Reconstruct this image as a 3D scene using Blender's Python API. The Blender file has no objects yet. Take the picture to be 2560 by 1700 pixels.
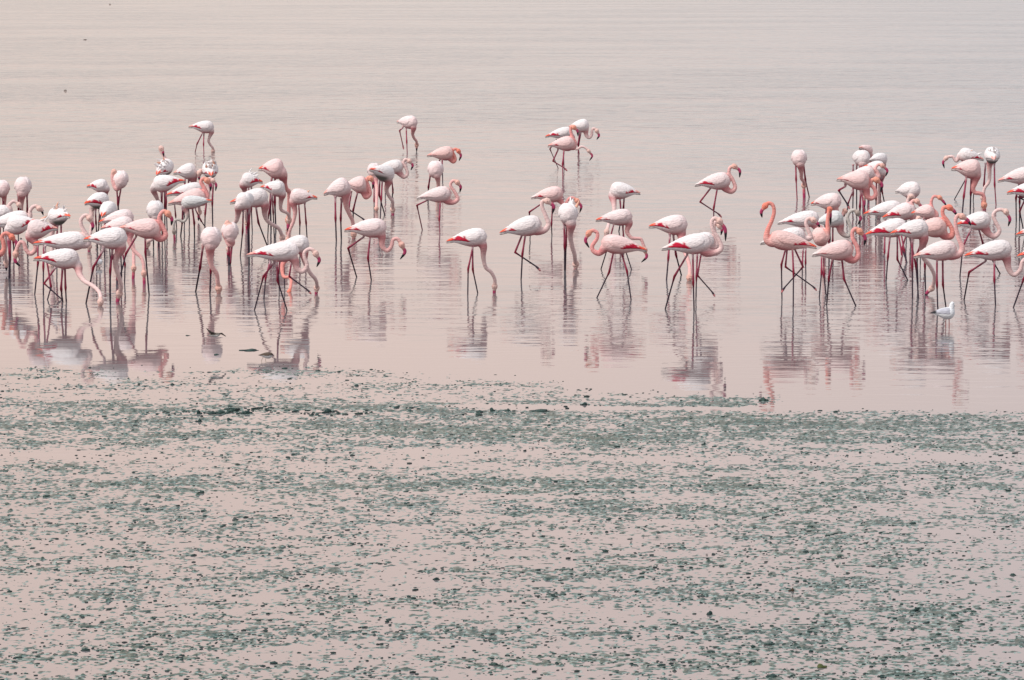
import bpy, math, random
import numpy as np
from mathutils import Vector

random.seed(7)
rng = np.random.default_rng(11)
scene = bpy.context.scene
COL = scene.collection

# ------------------------------------------------------------------ camera
CAM_H = 5.2
FPX = 10000.0                     # focal length in pixels of the 2560 px wide photograph
PITCH = math.atan(1014.0 / FPX)   # telephoto looking slightly down
cam_data = bpy.data.cameras.new("camera")
cam_data.sensor_width = 36.0
cam_data.lens = FPX / 2560.0 * 36.0
cam_data.clip_start = 1.0
cam_data.clip_end = 20000.0
cam = bpy.data.objects.new("camera", cam_data)
COL.objects.link(cam)
cam.location = (0, 0, CAM_H)
cam.rotation_euler = (math.pi / 2 - PITCH, 0, 0)
scene.camera = cam

# ------------------------------------------------------------------ world: hazy dusk sky
SUN_EL, SUN_AZ = math.radians(50), math.radians(-125)   # sun high behind the haze, to the left and behind
world = bpy.data.worlds.new("World")
scene.world = world
world.use_nodes = True
nt = world.node_tree
nt.nodes.clear()
N = nt.nodes.new; L = nt.links.new
out = N('ShaderNodeOutputWorld')
tc = N('ShaderNodeTexCoord')
nz = N('ShaderNodeVectorMath'); nz.operation = 'NORMALIZE'
L(tc.outputs['Generated'], nz.inputs[0])
sep = N('ShaderNodeSeparateXYZ'); L(nz.outputs[0], sep.inputs[0])
ramp = N('ShaderNodeValToRGB')
L(sep.outputs['Z'], ramp.inputs['Fac'])
er = ramp.color_ramp
er.interpolation = 'EASE'
SKY = [(0.0, (0.575, 0.60, 0.625)), (0.05, (0.705, 0.665, 0.67)), (0.10, (0.93, 0.80, 0.785)), (0.19, (1.08, 0.93, 0.915)),
       (0.34, (0.79, 0.775, 0.80)), (0.55, (0.58, 0.63, 0.70)), (1.0, (0.56, 0.63, 0.72))]
while len(er.elements) < len(SKY):
    er.elements.new(0.5)
for e, (p, c) in zip(er.elements, SKY):
    e.position = p; e.color = (*c, 1)
# warm glow of the low haze towards the left of the view
dotn = N('ShaderNodeVectorMath'); dotn.operation = 'DOT_PRODUCT'
ga = math.radians(-17)
dotn.inputs[1].default_value = (math.sin(ga) * math.cos(0.12), math.cos(ga) * math.cos(0.12), math.sin(0.12))
L(nz.outputs[0], dotn.inputs[0])
mr = N('ShaderNodeMapRange'); mr.inputs['From Min'].default_value = math.cos(math.radians(30)); mr.inputs['From Max'].default_value = 1.0
mr.interpolation_type = 'SMOOTHSTEP'
L(dotn.outputs['Value'], mr.inputs['Value'])
mixg = N('ShaderNodeMix'); mixg.data_type = 'RGBA'
L(mr.outputs[0], mixg.inputs['Factor'])
L(ramp.outputs['Color'], mixg.inputs['A'])
glow = N('ShaderNodeMix'); glow.data_type = 'RGBA'; glow.blend_type = 'MULTIPLY'; glow.inputs['Factor'].default_value = 1
L(ramp.outputs['Color'], glow.inputs['A']); glow.inputs['B'].default_value = (1.21, 1.075, 0.955, 1)
L(glow.outputs['Result'], mixg.inputs['B'])
# thin uneven haze layers
mp = N('ShaderNodeMapping'); mp.inputs['Scale'].default_value = (3, 3, 22)
L(nz.outputs[0], mp.inputs['Vector'])
nzt = N('ShaderNodeTexNoise'); nzt.inputs['Scale'].default_value = 1.6; nzt.inputs['Detail'].default_value = 3
L(mp.outputs[0], nzt.inputs['Vector'])
mh = N('ShaderNodeMapRange'); mh.inputs['From Min'].default_value = 0.3; mh.inputs['From Max'].default_value = 0.7
mh.inputs['To Min'].default_value = 0.955; mh.inputs['To Max'].default_value = 1.045
L(nzt.outputs['Fac'], mh.inputs['Value'])
hz = N('ShaderNodeVectorMath'); hz.operation = 'SCALE'
L(mixg.outputs['Result'], hz.inputs[0]); L(mh.outputs[0], hz.inputs['Scale'])
bg1 = N('ShaderNodeBackground'); L(hz.outputs[0], bg1.inputs['Color']); bg1.inputs['Strength'].default_value = 1.0
sky = N('ShaderNodeTexSky'); sky.sky_type = 'NISHITA'; sky.sun_disc = False
sky.sun_elevation = SUN_EL; sky.sun_rotation = SUN_AZ; sky.dust_density = 6; sky.air_density = 1
bg2 = N('ShaderNodeBackground'); L(sky.outputs['Color'], bg2.inputs['Color']); bg2.inputs['Strength'].default_value = 0.006
add = N('ShaderNodeAddShader'); L(bg1.outputs[0], add.inputs[0]); L(bg2.outputs[0], add.inputs[1])
L(add.outputs[0], out.inputs['Surface'])

sun_data = bpy.data.lights.new("sun", 'SUN')
sun_data.energy = 2.9
sun_data.angle = math.radians(22)
sun_data.color = (1.0, 0.95, 0.90)
sun = bpy.data.objects.new("sun", sun_data)
COL.objects.link(sun)
sd = Vector((math.sin(SUN_AZ) * math.cos(SUN_EL), math.cos(SUN_AZ) * math.cos(SUN_EL), math.sin(SUN_EL)))
sun.rotation_euler = sd.to_track_quat('Z', 'Y').to_euler()
sun.location = (0, 60, 30)

scene.view_settings.view_transform = 'Standard'
scene.view_settings.look = 'None'
scene.view_settings.gamma = 1.0
scene.view_settings.use_curve_mapping = False
scene.view_settings.exposure = 0.0

# ------------------------------------------------------------------ geometry of the view
CP, SP = math.cos(PITCH), math.sin(PITCH)
def ray(x, y):
    u = (x - 1280.0) / FPX; v = -(y - 850.0) / FPX
    return np.array([u, CP + v * SP, -SP + v * CP])
def at_depth(x, y, Y):            # point of the sight line through photo pixel x, y at ground distance Y
    r = ray(x, y); k = Y / r[1]
    return np.array([r[0] * k, Y, CAM_H + r[2] * k])
def ground(x, y):                 # where that sight line meets the water
    r = ray(x, y); k = -CAM_H / r[2]
    return np.array([r[0] * k, r[1] * k, 0.0])
def m_per_px(Y):
    return Y / FPX / CP

# ------------------------------------------------------------------ helpers
def tag(o, label=None, cat=None, group=None, kind=None):
    if label: o['label'] = label
    if cat: o['category'] = cat
    if group: o['group'] = group
    if kind: o['kind'] = kind
    return o
def new_obj(name, data, parent=None, loc=None):
    o = bpy.data.objects.new(name, data)
    COL.objects.link(o)
    if parent is not None: o.parent = parent
    if loc is not None: o.location = loc
    return o
def mesh_np(name, V, F, smooth=True, col=None, mat=None):
    me = bpy.data.meshes.new(name)
    me.from_pydata([tuple(map(float, v)) for v in V], [], [tuple(int(i) for i in f) for f in F])
    if smooth: me.polygons.foreach_set('use_smooth', [True] * len(me.polygons))
    if col is not None: set_col(me, col)
    if mat: me.materials.append(mat)
    me.update()
    return me
def set_col(me, col):
    a = me.color_attributes.new('Col', 'FLOAT_COLOR', 'POINT')
    c = np.ones((len(me.vertices), 4), dtype=np.float32); c[:, :3] = col
    a.data.foreach_set('color', c.ravel())
def catmull(P, n=6):
    P = [np.array(p, float) for p in P]
    if len(P) < 3:
        return [P[0] + (P[-1] - P[0]) * i / (n) for i in range(n + 1)]
    Q = [2 * P[0] - P[1]] + P + [2 * P[-1] - P[-2]]
    res = []
    for i in range(1, len(Q) - 2):
        for k in range(n):
            t = k / n
            a, b, c, d = Q[i - 1], Q[i], Q[i + 1], Q[i + 2]
            res.append(0.5 * ((2 * b) + (-a + c) * t + (2 * a - 5 * b + 4 * c - d) * t * t + (-a + 3 * b - 3 * c + d) * t ** 3))
    res.append(P[-1])
    return res
def tube(P, R, n=10, flat=None):
    """closed tube through points P with radii R; returns verts, faces"""
    P = np.array(P, float); m = len(P)
    T = np.gradient(P, axis=0); T /= (np.linalg.norm(T, axis=1)[:, None] + 1e-9)
    ref = np.array([0, 1, 0.0])
    V = []
    for i in range(m):
        t = T[i]
        a = ref - t * np.dot(ref, t)
        if np.linalg.norm(a) < 0.2:
            a = np.array([1.0, 0, 0]) - t * t[0]
        a /= np.linalg.norm(a)
        if i and np.dot(a, prev) < 0 and False: a = -a
        prev = a
        b = np.cross(t, a)
        r = R[i]
        for k in range(n):
            th = 2 * math.pi * k / n
            V.append(P[i] + a * math.cos(th) * r * (flat or 1.0) + b * math.sin(th) * r)
    F = []
    for i in range(m - 1):
        for k in range(n):
            k2 = (k + 1) % n
            F.append((i * n + k, i * n + k2, (i + 1) * n + k2, (i + 1) * n + k))
    V.append(P[0]); c0 = len(V) - 1
    V.append(P[-1]); c1 = len(V) - 1
    for k in range(n):
        k2 = (k + 1) % n
        F.append((c0, k2, k))
        F.append((c1, (m - 1) * n + k, (m - 1) * n + k2))
    return V, F
def join(parts):
    V = []; F = []
    for v, f in parts:
        o = len(V); V += list(v)
        F += [tuple(i + o for i in q) for q in f]
    return V, F

# ------------------------------------------------------------------ materials
def material(name):
    m = bpy.data.materials.new(name); m.use_nodes = True
    t = m.node_tree
    return m, t, t.nodes['Principled BSDF']
def plumage_material(name, rough=0.8, noise_amt=0.12, bump=0.28, fscale=20):
    m, t, b = material(name)
    at = t.nodes.new('ShaderNodeAttribute'); at.attribute_name = 'Col'
    tcn = t.nodes.new('ShaderNodeTexCoord')
    n1 = t.nodes.new('ShaderNodeTexNoise'); n1.inputs['Scale'].default_value = fscale; n1.inputs['Detail'].default_value = 4
    mst = t.nodes.new('ShaderNodeMapping'); mst.inputs['Scale'].default_value = (0.6, 1, 2.2); mst.inputs['Rotation'].default_value = (0, 0.3, 0)
    t.links.new(tcn.outputs['Object'], mst.inputs['Vector']); t.links.new(mst.outputs[0], n1.inputs['Vector'])
    mrn = t.nodes.new('ShaderNodeMapRange'); mrn.inputs['From Min'].default_value = 0.3; mrn.inputs['From Max'].default_value = 0.7
    mrn.inputs['To Min'].default_value = 1 - noise_amt; mrn.inputs['To Max'].default_value = 1 + noise_amt * 0.4
    t.links.new(n1.outputs['Fac'], mrn.inputs['Value'])
    sc = t.nodes.new('ShaderNodeVectorMath'); sc.operation = 'SCALE'
    t.links.new(at.outputs['Color'], sc.inputs[0]); t.links.new(mrn.outputs[0], sc.inputs['Scale'])
    t.links.new(sc.outputs[0], b.inputs['Base Color'])
    b.inputs['Roughness'].default_value = rough
    if 'Specular IOR Level' in b.inputs: b.inputs['Specular IOR Level'].default_value = 0.2
    # small overlapping feathers as relief
    vo = t.nodes.new('ShaderNodeTexVoronoi'); vo.inputs['Scale'].default_value = 42
    mpn = t.nodes.new('ShaderNodeMapping'); mpn.inputs['Scale'].default_value = (0.55, 1, 1.3)
    t.links.new(tcn.outputs['Object'], mpn.inputs['Vector']); t.links.new(mpn.outputs[0], vo.inputs['Vector'])
    bp = t.nodes.new('ShaderNodeBump'); bp.inputs['Strength'].default_value = bump; bp.inputs['Distance'].default_value = 0.02
    t.links.new(vo.outputs['Distance'], bp.inputs['Height']); t.links.new(bp.outputs[0], b.inputs['Normal'])
    return m
M_PLUME = plumage_material('plumage')
M_WING = plumage_material('wing_feathers', bump=0.38)
M_BILL = plumage_material('bill_horn', rough=0.45, noise_amt=0.05, bump=0.0)
def plain(name, col, rough=0.6, var=0.12, scale=30):
    m, t, b = material(name)
    tcn = t.nodes.new('ShaderNodeTexCoord')
    n1 = t.nodes.new('ShaderNodeTexNoise'); n1.inputs['Scale'].default_value = scale; n1.inputs['Detail'].default_value = 3
    t.links.new(tcn.outputs['Object'], n1.inputs['Vector'])
    r = t.nodes.new('ShaderNodeValToRGB')
    r.color_ramp.elements[0].position = 0.3; r.color_ramp.elements[1].position = 0.7
    r.color_ramp.elements[0].color = (*[c * (1 - var) for c in col], 1); r.color_ramp.elements[1].color = (*[min(1, c * (1 + var)) for c in col], 1)
    t.links.new(n1.outputs['Fac'], r.inputs['Fac']); t.links.new(r.outputs['Color'], b.inputs['Base Color'])
    b.inputs['Roughness'].default_value = rough
    return m
M_EYE = plain('eye_dark', (0.02, 0.015, 0.01), 0.2)

# ------------------------------------------------------------------ water
def water_material():
    m, t, b = material('lagoon_water')
    g = t.nodes.new('ShaderNodeNewGeometry')
    sp = t.nodes.new('ShaderNodeSeparateXYZ'); t.links.new(g.outputs['Position'], sp.inputs[0])
    def noise(sx, sy, detail, seed, rough=0.5):
        mpn = t.nodes.new('ShaderNodeMapping'); mpn.inputs['Scale'].default_value = (sx, sy, 1); mpn.inputs['Location'].default_value = (seed, seed * 1.7, 0)
        mpn.inputs['Rotation'].default_value = (0, 0, math.radians(3))
        t.links.new(g.outputs['Position'], mpn.inputs['Vector'])
        n = t.nodes.new('ShaderNodeTexNoise'); n.inputs['Scale'].default_value = 1; n.inputs['Detail'].default_value = detail
        n.inputs['Roughness'].default_value = rough
        t.links.new(mpn.outputs[0], n.inputs['Vector'])
        return n.outputs['Fac']
    def math_(op, a, bb):
        n = t.nodes.new('ShaderNodeMath'); n.operation = op
        for i, q in enumerate((a, bb)):
            if isinstance(q, (int, float)): n.inputs[i].default_value = q
            else: t.links.new(q, n.inputs[i])
        return n.outputs[0]
    def rng_(v, a, bb, c, d):
        n = t.nodes.new('ShaderNodeMapRange'); n.interpolation_type = 'SMOOTHSTEP'
        n.inputs['From Min'].default_value = a; n.inputs['From Max'].default_value = bb
        n.inputs['To Min'].default_value = c; n.inputs['To Max'].default_value = d
        t.links.new(v, n.inputs['Value']); return n.outputs[0]
    fine = noise(1.6, 6.0, 2, 3.0)          # ripples a hand wide, crests across the view
    mid = noise(0.55, 1.9, 1, 11.0)
    big = noise(0.16, 0.5, 2, 23.0)
    patch = noise(0.05, 0.12, 2, 41.0)
    # height in metres; calm close to the mud, livelier further out and in patches
    yx = math_('ADD', sp.outputs['Y'], math_('MULTIPLY', sp.outputs['X'], 0.8))
    calm = rng_(yx, 46.5, 54.5, 0.20, 1.0)
    pv = rng_(patch, 0.35, 0.65, 0.55, 1.35)
    amp = math_('MULTIPLY', calm, pv)
    amp = math_('MULTIPLY', amp, rng_(sp.outputs['Y'], 62.0, 130.0, 1.0, 6.0))
    h = math_('ADD', math_('MULTIPLY', fine, WAVE_FINE), math_('MULTIPLY', mid, WAVE_MID))
    h = math_('ADD', h, math_('MULTIPLY', big, WAVE_BIG))
    h = math_('MULTIPLY', h, amp)
    far = noise(1.1, 0.75, 2, 57.0)
    h = math_('ADD', h, math_('MULTIPLY', far, rng_(sp.outputs['Y'], 58.0, 120.0, 0.0, WAVE_FAR)))
    bp = t.nodes.new('ShaderNodeBump'); bp.inputs['Strength'].default_value = 1.0; bp.inputs['Distance'].default_value = 1.0
    t.links.new(h, bp.inputs['Height'])
    t.links.new(bp.outputs[0], b.inputs['Normal'])
    b.inputs['Base Color'].default_value = (*WATER_COL, 1)
    b.inputs['Roughness'].default_value = 0.02
    b.inputs['IOR'].default_value = 1.333
    return m
WAVE_FAR = 0.15
WAVE_FINE, WAVE_MID, WAVE_BIG = 0.0060, 0.0135, 0.012
WATER_COL = (0.165, 0.15, 0.155)
M_WATER = water_material()
V = []; F = []
xs = [-1500, -300, -60, -20, 0, 20, 60, 300, 1500]; ys = [-30, 10, 30, 60, 120, 300, 900, 4000]
for yy in ys:
    for xx in xs: V.append((xx, yy, 0))
nx = len(xs)
for j in range(len(ys) - 1):
    for i in range(nx - 1): F.append((j * nx + i, j * nx + i + 1, (j + 1) * nx + i + 1, (j + 1) * nx + i))
water = new_obj('water', mesh_np('water', V, F, mat=M_WATER))
tag(water, kind='structure')

# ------------------------------------------------------------------ lake bed
M_BED = plain('lake_bed_mud', (0.10, 0.095, 0.08), 0.8, 0.25, 0.8)
bed = new_obj('lake_bed', mesh_np('lake_bed', [(x * 1.2, y, -0.16) for (x, y, z) in V], F, mat=M_BED))
tag(bed, kind='structure')

# ------------------------------------------------------------------ noise for the mudflat
def _hash(ix, iy, seed):
    h = (ix.astype(np.int64) * 374761393 + iy.astype(np.int64) * 668265263 + seed * 1442695041) & 0xffffffff
    h = ((h ^ (h >> 13)) * 1274126177) & 0xffffffff
    h = (h ^ (h >> 16)) & 0xffffffff
    return h.astype(np.float64) / 4294967295.0
def gnoise(x, y, seed=0):        # gradient noise in about -0.7..0.7
    ix = np.floor(x); iy = np.floor(y); fx = x - ix; fy = y - iy
    u = fx * fx * fx * (fx * (fx * 6 - 15) + 10); v = fy * fy * fy * (fy * (fy * 6 - 15) + 10)
    def g(dx, dy):
        a = _hash(ix + dx, iy + dy, seed) * 2 * math.pi
        return np.cos(a) * (fx - dx) + np.sin(a) * (fy - dy)
    a = g(0, 0); b = g(1, 0); c = g(0, 1); d = g(1, 1)
    return (a * (1 - u) + b * u) * (1 - v) + (c * (1 - u) + d * u) * v
def sm(x, a, b):
    q = np.clip((x - a) / (b - a), 0, 1); return q * q * (3 - 2 * q)
def bell(x, c, w): return np.exp(-((x - c) / w) ** 2)

def to_px(x, y):                  # ground point -> photo pixel (used to lay out where the mud banks lie)
    k = CP * y + SP * CAM_H       # depth along the view
    v = (SP * y - CP * CAM_H) / k
    return 1280 + x / k * FPX, 850 - v * FPX
def coverage(x, y):
    """share of the mudflat surface that stands out of the water film at ground point x, y"""
    px, py = to_px(x, y)
    X = px * 0.9223; Y = py * 0.9223
    wob = 8 * gnoise(x * 0.5, y * 0.25, 5) + 4 * gnoise(x * 1.7, y * 0.8, 6)
    shore = np.interp(X, [-400, 0, 700, 1000, 1300, 1480, 1700, 1800, 1830, 2100, 2361, 2800],
                      [862, 864, 862, 872, 893, 900, 903, 905, 938, 936, 945, 950]) + wob
    inside = sm(Y, shore - 4, shore + 22)
    edge = sm(Y, shore - 26, shore - 2) * 0.25 * (X < 1300)
    c = np.interp(Y, [860, 900, 935, 960, 1000, 1030, 1055, 1100, 1140, 1200, 1260, 1400, 1568, 1700],
                  [0.15, 0.24, 0.40, 0.50, 0.52, 0.40, 0.30, 0.42, 0.44, 0.38, 0.35, 0.33, 0.38, 0.38])
    c = c * np.where(Y < 1060, 1 + 0.18 * sm(X, 300, 1300), 1) 
    c = c * (0.93 + 0.17 * sm(X, 900, 2200) * sm(Y, 1150, 1400))
    # long clearings and banks running across the view
    c = c - 0.26 * bell(Y, 1046 + 8 * np.sin(X / 300), 13) * (0.6 + 0.4 * np.sin(X / 170 + 1))
    c = c - 0.22 * bell(Y, 1082, 11) * sm(X, 250, 500) * (1 - sm(X, 700, 1000))
    c = c + 0.20 * bell(Y, 1110 + 6 * gnoise(x * 0.8, y * 0, 9), 8) * (1 - sm(X, 250, 420)) + 0.16 * bell(Y, 1122 - (X - 800) * 0.03, 15) * bell(X, 850, 350)
    c = c + 0.16 * bell(Y, 942, 8) * bell(X, 700, 330)
    c = c + 0.42 * bell(Y, 924 - (X - 1700) * 0.02, 10) * bell(X, 1690, 110) + 0.35 * bell(Y, 907, 4) * bell(X, 1760, 70) + 0.12 * bell(Y, 985, 30) * bell(X, 1500, 600)
    # clear channel behind the long bank, opening to the right into the lagoon
    ch_y = np.interp(X, [1000, 1150, 1300, 1500, 1700, 1850, 1950], [936, 938, 940, 941, 943, 938, 925])
    ch_w = np.interp(X, [960, 1080, 1300, 1520, 1700, 1800, 1880], [0.5, 5, 7.5, 4, 5, 16, 22])
    ch = np.exp(-np.abs((Y - ch_y) / ch_w) ** 3) * sm(X, 980, 1090) 
    c = c * (1 - ch)
    c = c * inside + edge * (1 - inside)
    return c * (1 - 0.9 * sm(y, 52, 54)), X, Y

# rows and columns follow the distance so that near and far relief is equally fine
NR, NCOL = 760, 1060
pyv = np.concatenate([np.linspace(2600, 1790, 25), np.linspace(1780, 1300, 300), np.linspace(1298, 880, NR - 325)])
rows = np.array([ground(1280, q)[1] for q in pyv])
cx = np.linspace(-0.5, 0.5, NCOL)
half = rows * 0.128 * 1.14 + 1.0
Xg = cx[None, :] * 2 * half[:, None]; Yg = np.repeat(rows[:, None], NCOL, 1)
Yg = Yg + (np.random.default_rng(3).random(Yg.shape) - 0.5) * 0.004
cov, WX, WY = coverage(Xg, Yg)
band = 0.55 * gnoise(Xg * 0.6, Yg * 1.1, 21) + 0.55 * gnoise(Xg * 1.7, Yg * 3.0, 22) + 0.35 * gnoise(Xg * 3.6, Yg * 5.0, 28)
sp_ = gnoise(Xg * 5.0, Yg * 5.0, 23) * 0.35 + gnoise(Xg * 10, Yg * 10, 24) * 0.80 + gnoise(Xg * 19, Yg * 19, 25) * 1.15
val = sp_ + band * 0.9
thr = np.interp(cov, [0, 0.1, 0.2, 0.35, 0.5, 0.65, 0.9], [1.6, 0.52, 0.32, 0.08, -0.08, -0.2, -0.4])
e = val - thr
Z = np.where(e > 0, 0.0008 + 0.012 * np.clip(e - 0.08, 0, 1.4) ** 1.2, np.maximum(0.05 * e, -0.03))
knob = np.maximum(0, gnoise(Xg * 21, Yg * 14, 31) - 0.33) * 0.055 * sm(e, -0.05, 0.3)
Z = Z + knob
Z[cov < 0.004] = -0.035
idx = np.arange(NR * NCOL).reshape(NR, NCOL)
me = bpy.data.meshes.new('mudflat')
nv = NR * NCOL
me.vertices.add(nv)
me.vertices.foreach_set('co', np.stack([Xg, Yg, Z], -1).reshape(-1).astype(np.float32))
# keep only the quads that come near or above the water surface
Zm = np.maximum.reduce([Z[:-1, :-1], Z[1:, :-1], Z[:-1, 1:], Z[1:, 1:]])
keep = (Zm > -0.012)
q = np.stack([idx[:-1, :-1], idx[:-1, 1:], idx[1:, 1:], idx[1:, :-1]], -1)[keep]
nf = len(q)
me.loops.add(nf * 4); me.loops.foreach_set('vertex_index', q.reshape(-1).astype(np.int32))
me.polygons.add(nf); me.polygons.foreach_set('loop_start', np.arange(nf, dtype=np.int32) * 4)
me.polygons.foreach_set('use_smooth', np.ones(nf, dtype=bool))
me.update(calc_edges=True)
# thin wet film is pale, thick tufts of algae are dark
shade = sm(e + 0.5 * gnoise(Xg * 34, Yg * 20, 61), -0.06, 0.36) * 0.93 + 0.07 * sm(knob, 0.001, 0.008)
shade = np.clip(shade, 0, 1)[..., None]
tint = (0.5 + gnoise(Xg * 0.6, Yg * 0.9, 62))[..., None]
pale = np.array((0.255, 0.355, 0.33)) * (1 - 0.35 * tint) + np.array((0.25, 0.34, 0.29)) * 0.35 * tint
dark = np.array((0.012, 0.038, 0.030)) * (1 - tint * .5) + np.array((0.045, 0.06, 0.03)) * tint * .5
set_col(me, (pale * (1 - shade) + dark * shade).reshape(-1, 3))
print('mud faces', nf)
def mud_material(name, c0, c1, c2, rough=0.42, nscale=9.0):
    m, t, b = material(name)
    g = t.nodes.new('ShaderNodeNewGeometry')
    n1 = t.nodes.new('ShaderNodeTexNoise'); n1.inputs['Scale'].default_value = nscale; n1.inputs['Detail'].default_value = 6; n1.inputs['Roughness'].default_value = 0.65
    t.links.new(g.outputs['Position'], n1.inputs['Vector'])
    r = t.nodes.new('ShaderNodeValToRGB')
    r.color_ramp.elements[0].position = 0.36; r.color_ramp.elements[0].color = (*c0, 1)
    r.color_ramp.elements[1].position = 0.66; r.color_ramp.elements[1].color = (*c2, 1)
    el = r.color_ramp.elements.new(0.5); el.color = (*c1, 1)
    t.links.new(n1.outputs['Fac'], r.inputs['Fac']); t.links.new(r.outputs['Color'], b.inputs['Base Color'])
    n2 = t.nodes.new('ShaderNodeTexNoise'); n2.inputs['Scale'].default_value = 45; n2.inputs['Detail'].default_value = 3
    t.links.new(g.outputs['Position'], n2.inputs['Vector'])
    bp = t.nodes.new('ShaderNodeBump'); bp.inputs['Strength'].default_value = 0.5; bp.inputs['Distance'].default_value = 0.01
    t.links.new(n2.outputs['Fac'], bp.inputs['Height']); t.links.new(bp.outputs[0], b.inputs['Normal'])
    b.inputs['Roughness'].default_value = rough
    b.inputs['IOR'].default_value = 1.33
    return m
M_MUD = mud_material('algae_mud', (0.012, 0.028, 0.020), (0.115, 0.145, 0.118), (0.33, 0.35, 0.32), 0.5, 26)
M_MUDC, _t, _b = material('algae_mud_film')
_at = _t.nodes.new('ShaderNodeAttribute'); _at.attribute_name = 'Col'
_g = _t.nodes.new('ShaderNodeNewGeometry'); _n = _t.nodes.new('ShaderNodeTexNoise'); _n.inputs['Scale'].default_value = 60; _n.inputs['Detail'].default_value = 3
_t.links.new(_g.outputs['Position'], _n.inputs['Vector'])
_m = _t.nodes.new('ShaderNodeMapRange'); _m.inputs['From Min'].default_value = 0.3; _m.inputs['From Max'].default_value = 0.7; _m.inputs['To Min'].default_value = 0.7; _m.inputs['To Max'].default_value = 1.25
_t.links.new(_n.outputs['Fac'], _m.inputs['Value'])
_s = _t.nodes.new('ShaderNodeVectorMath'); _s.operation = 'SCALE'; _t.links.new(_at.outputs['Color'], _s.inputs[0]); _t.links.new(_m.outputs[0], _s.inputs['Scale'])
_t.links.new(_s.outputs[0], _b.inputs['Base Color'])
_bp = _t.nodes.new('ShaderNodeBump'); _bp.inputs['Strength'].default_value = 0.35; _bp.inputs['Distance'].default_value = 0.008
_t.links.new(_n.outputs['Fac'], _bp.inputs['Height']); _t.links.new(_bp.outputs[0], _b.inputs['Normal'])
_b.inputs['Roughness'].default_value = 0.33; _b.inputs['IOR'].default_value = 1.33
M_CLOD = mud_material('dark_algae_clod', (0.008, 0.024, 0.022), (0.016, 0.042, 0.038), (0.045, 0.075, 0.062), 0.6)
me.materials.append(M_MUDC)
mud = new_obj('mudflat', me)
tag(mud, kind='structure')

# ------------------------------------------------------------------ countless small clumps on the mud
ICO_V = []; ICO_F = []
_bm_phi = (1 + 5 ** 0.5) / 2
for a, b in ((1, _bm_phi), (-1, _bm_phi), (1, -_bm_phi), (-1, -_bm_phi)):
    ICO_V += [(0, a, b), (a, b, 0), (b, 0, a)]
ICO_V = np.array(ICO_V) / math.sqrt(1 + _bm_phi ** 2)
from itertools import combinations
_el = min(np.linalg.norm(ICO_V[i] - ICO_V[j]) for i, j in combinations(range(12), 2)) * 1.01
for i, j, k in combinations(range(12), 3):
    if max(np.linalg.norm(ICO_V[i] - ICO_V[j]), np.linalg.norm(ICO_V[j] - ICO_V[k]), np.linalg.norm(ICO_V[i] - ICO_V[k])) < _el:
        nrm = np.cross(ICO_V[j] - ICO_V[i], ICO_V[k] - ICO_V[i])
        ICO_F.append((i, j, k) if np.dot(nrm, ICO_V[i]) > 0 else (i, k, j))
ICO_F = np.array(ICO_F)
NC = 150000
r2 = np.random.default_rng(5)
ppx = r2.uniform(-350, 2910, NC); ppy = r2.uniform(905, 1900, NC) ** 1.0
kx = (ppx - 1280) / FPX; kv = -(ppy - 850) / FPX
ry = CP + kv * SP; rz = -SP + kv * CP
gx = kx * (-CAM_H / rz); gy = ry * (-CAM_H / rz)
cv, _, _ = coverage(gx, gy)
bd = 0.55 * gnoise(gx * 0.6, gy * 1.1, 21) + 0.55 * gnoise(gx * 1.7, gy * 3.0, 22) + 0.35 * gnoise(gx * 3.6, gy * 5.0, 28)
prob = np.clip(cv * 0.6 + 1.1 * bd * (cv > 0.05), 0.0, 1) * (cv > 0.015) * 0.55
prob = np.maximum(prob, (cv > 0.015) * 0.03)
sel = r2.random(NC) < prob
gx, gy = gx[sel], gy[sel]
n = len(gx)
siz = np.clip(np.exp(r2.normal(-5.12, 0.38, n)), 0.003, 0.018)
Vc = np.repeat(ICO_V[None], n, 0)
Vc = Vc * (1 + r2.normal(0, 0.16, (n, 12, 1)))
# a broken row of darker lumps along the low bank
nb_ = 170
bx = np.where(r2.random(nb_) < 0.7, r2.normal(680, 190, nb_), r2.uniform(480, 1420, nb_)); by = 1029 + 5 * np.sin(bx / 60) + r2.normal(0, 4.5, nb_)
brow = np.array([ground(q1, q2) for q1, q2 in zip(bx, by)])
gx = np.concatenate([gx, brow[:, 0]]); gy = np.concatenate([gy, brow[:, 1]])
siz = np.concatenate([siz, np.clip(np.exp(r2.normal(-4.45, 0.4, nb_)), 0.006, 0.03)])
n = len(gx)
Vc = np.repeat(ICO_V[None], n, 0) * (1 + r2.normal(0, 0.20, (n, 12, 1)))
ang = r2.uniform(0, 6.28, n); el = r2.uniform(1.1, 2.3, n)
sx = siz * el; sy = siz * r2.uniform(0.8, 1.6, n); sz = siz * r2.uniform(0.3, 0.75, n)
Vc = Vc * np.stack([sx, sy, sz], -1)[:, None, :]
ca, sa = np.cos(ang * 0.12), np.sin(ang * 0.12)
x_ = Vc[..., 0] * ca[:, None] - Vc[..., 1] * sa[:, None]; y_ = Vc[..., 0] * sa[:, None] + Vc[..., 1] * ca[:, None]
Vc = np.stack([x_ + gx[:, None], y_ + gy[:, None], Vc[..., 2] + sz[:, None] * 0.45], -1).reshape(-1, 3)
Fc = (ICO_F[None] + (np.arange(n) * 12)[:, None, None]).reshape(-1, 3)
mc = bpy.data.meshes.new('mud_clumps')
mc.vertices.add(len(Vc)); mc.vertices.foreach_set('co', Vc.astype(np.float32).ravel())
mc.loops.add(len(Fc) * 3); mc.loops.foreach_set('vertex_index', Fc.astype(np.int32).ravel())
mc.polygons.add(len(Fc)); mc.polygons.foreach_set('loop_start', np.arange(len(Fc), dtype=np.int32) * 3)
mc.polygons.foreach_set('use_smooth', np.ones(len(Fc), dtype=bool))
mc.update(calc_edges=True); mc.validate()
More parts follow.
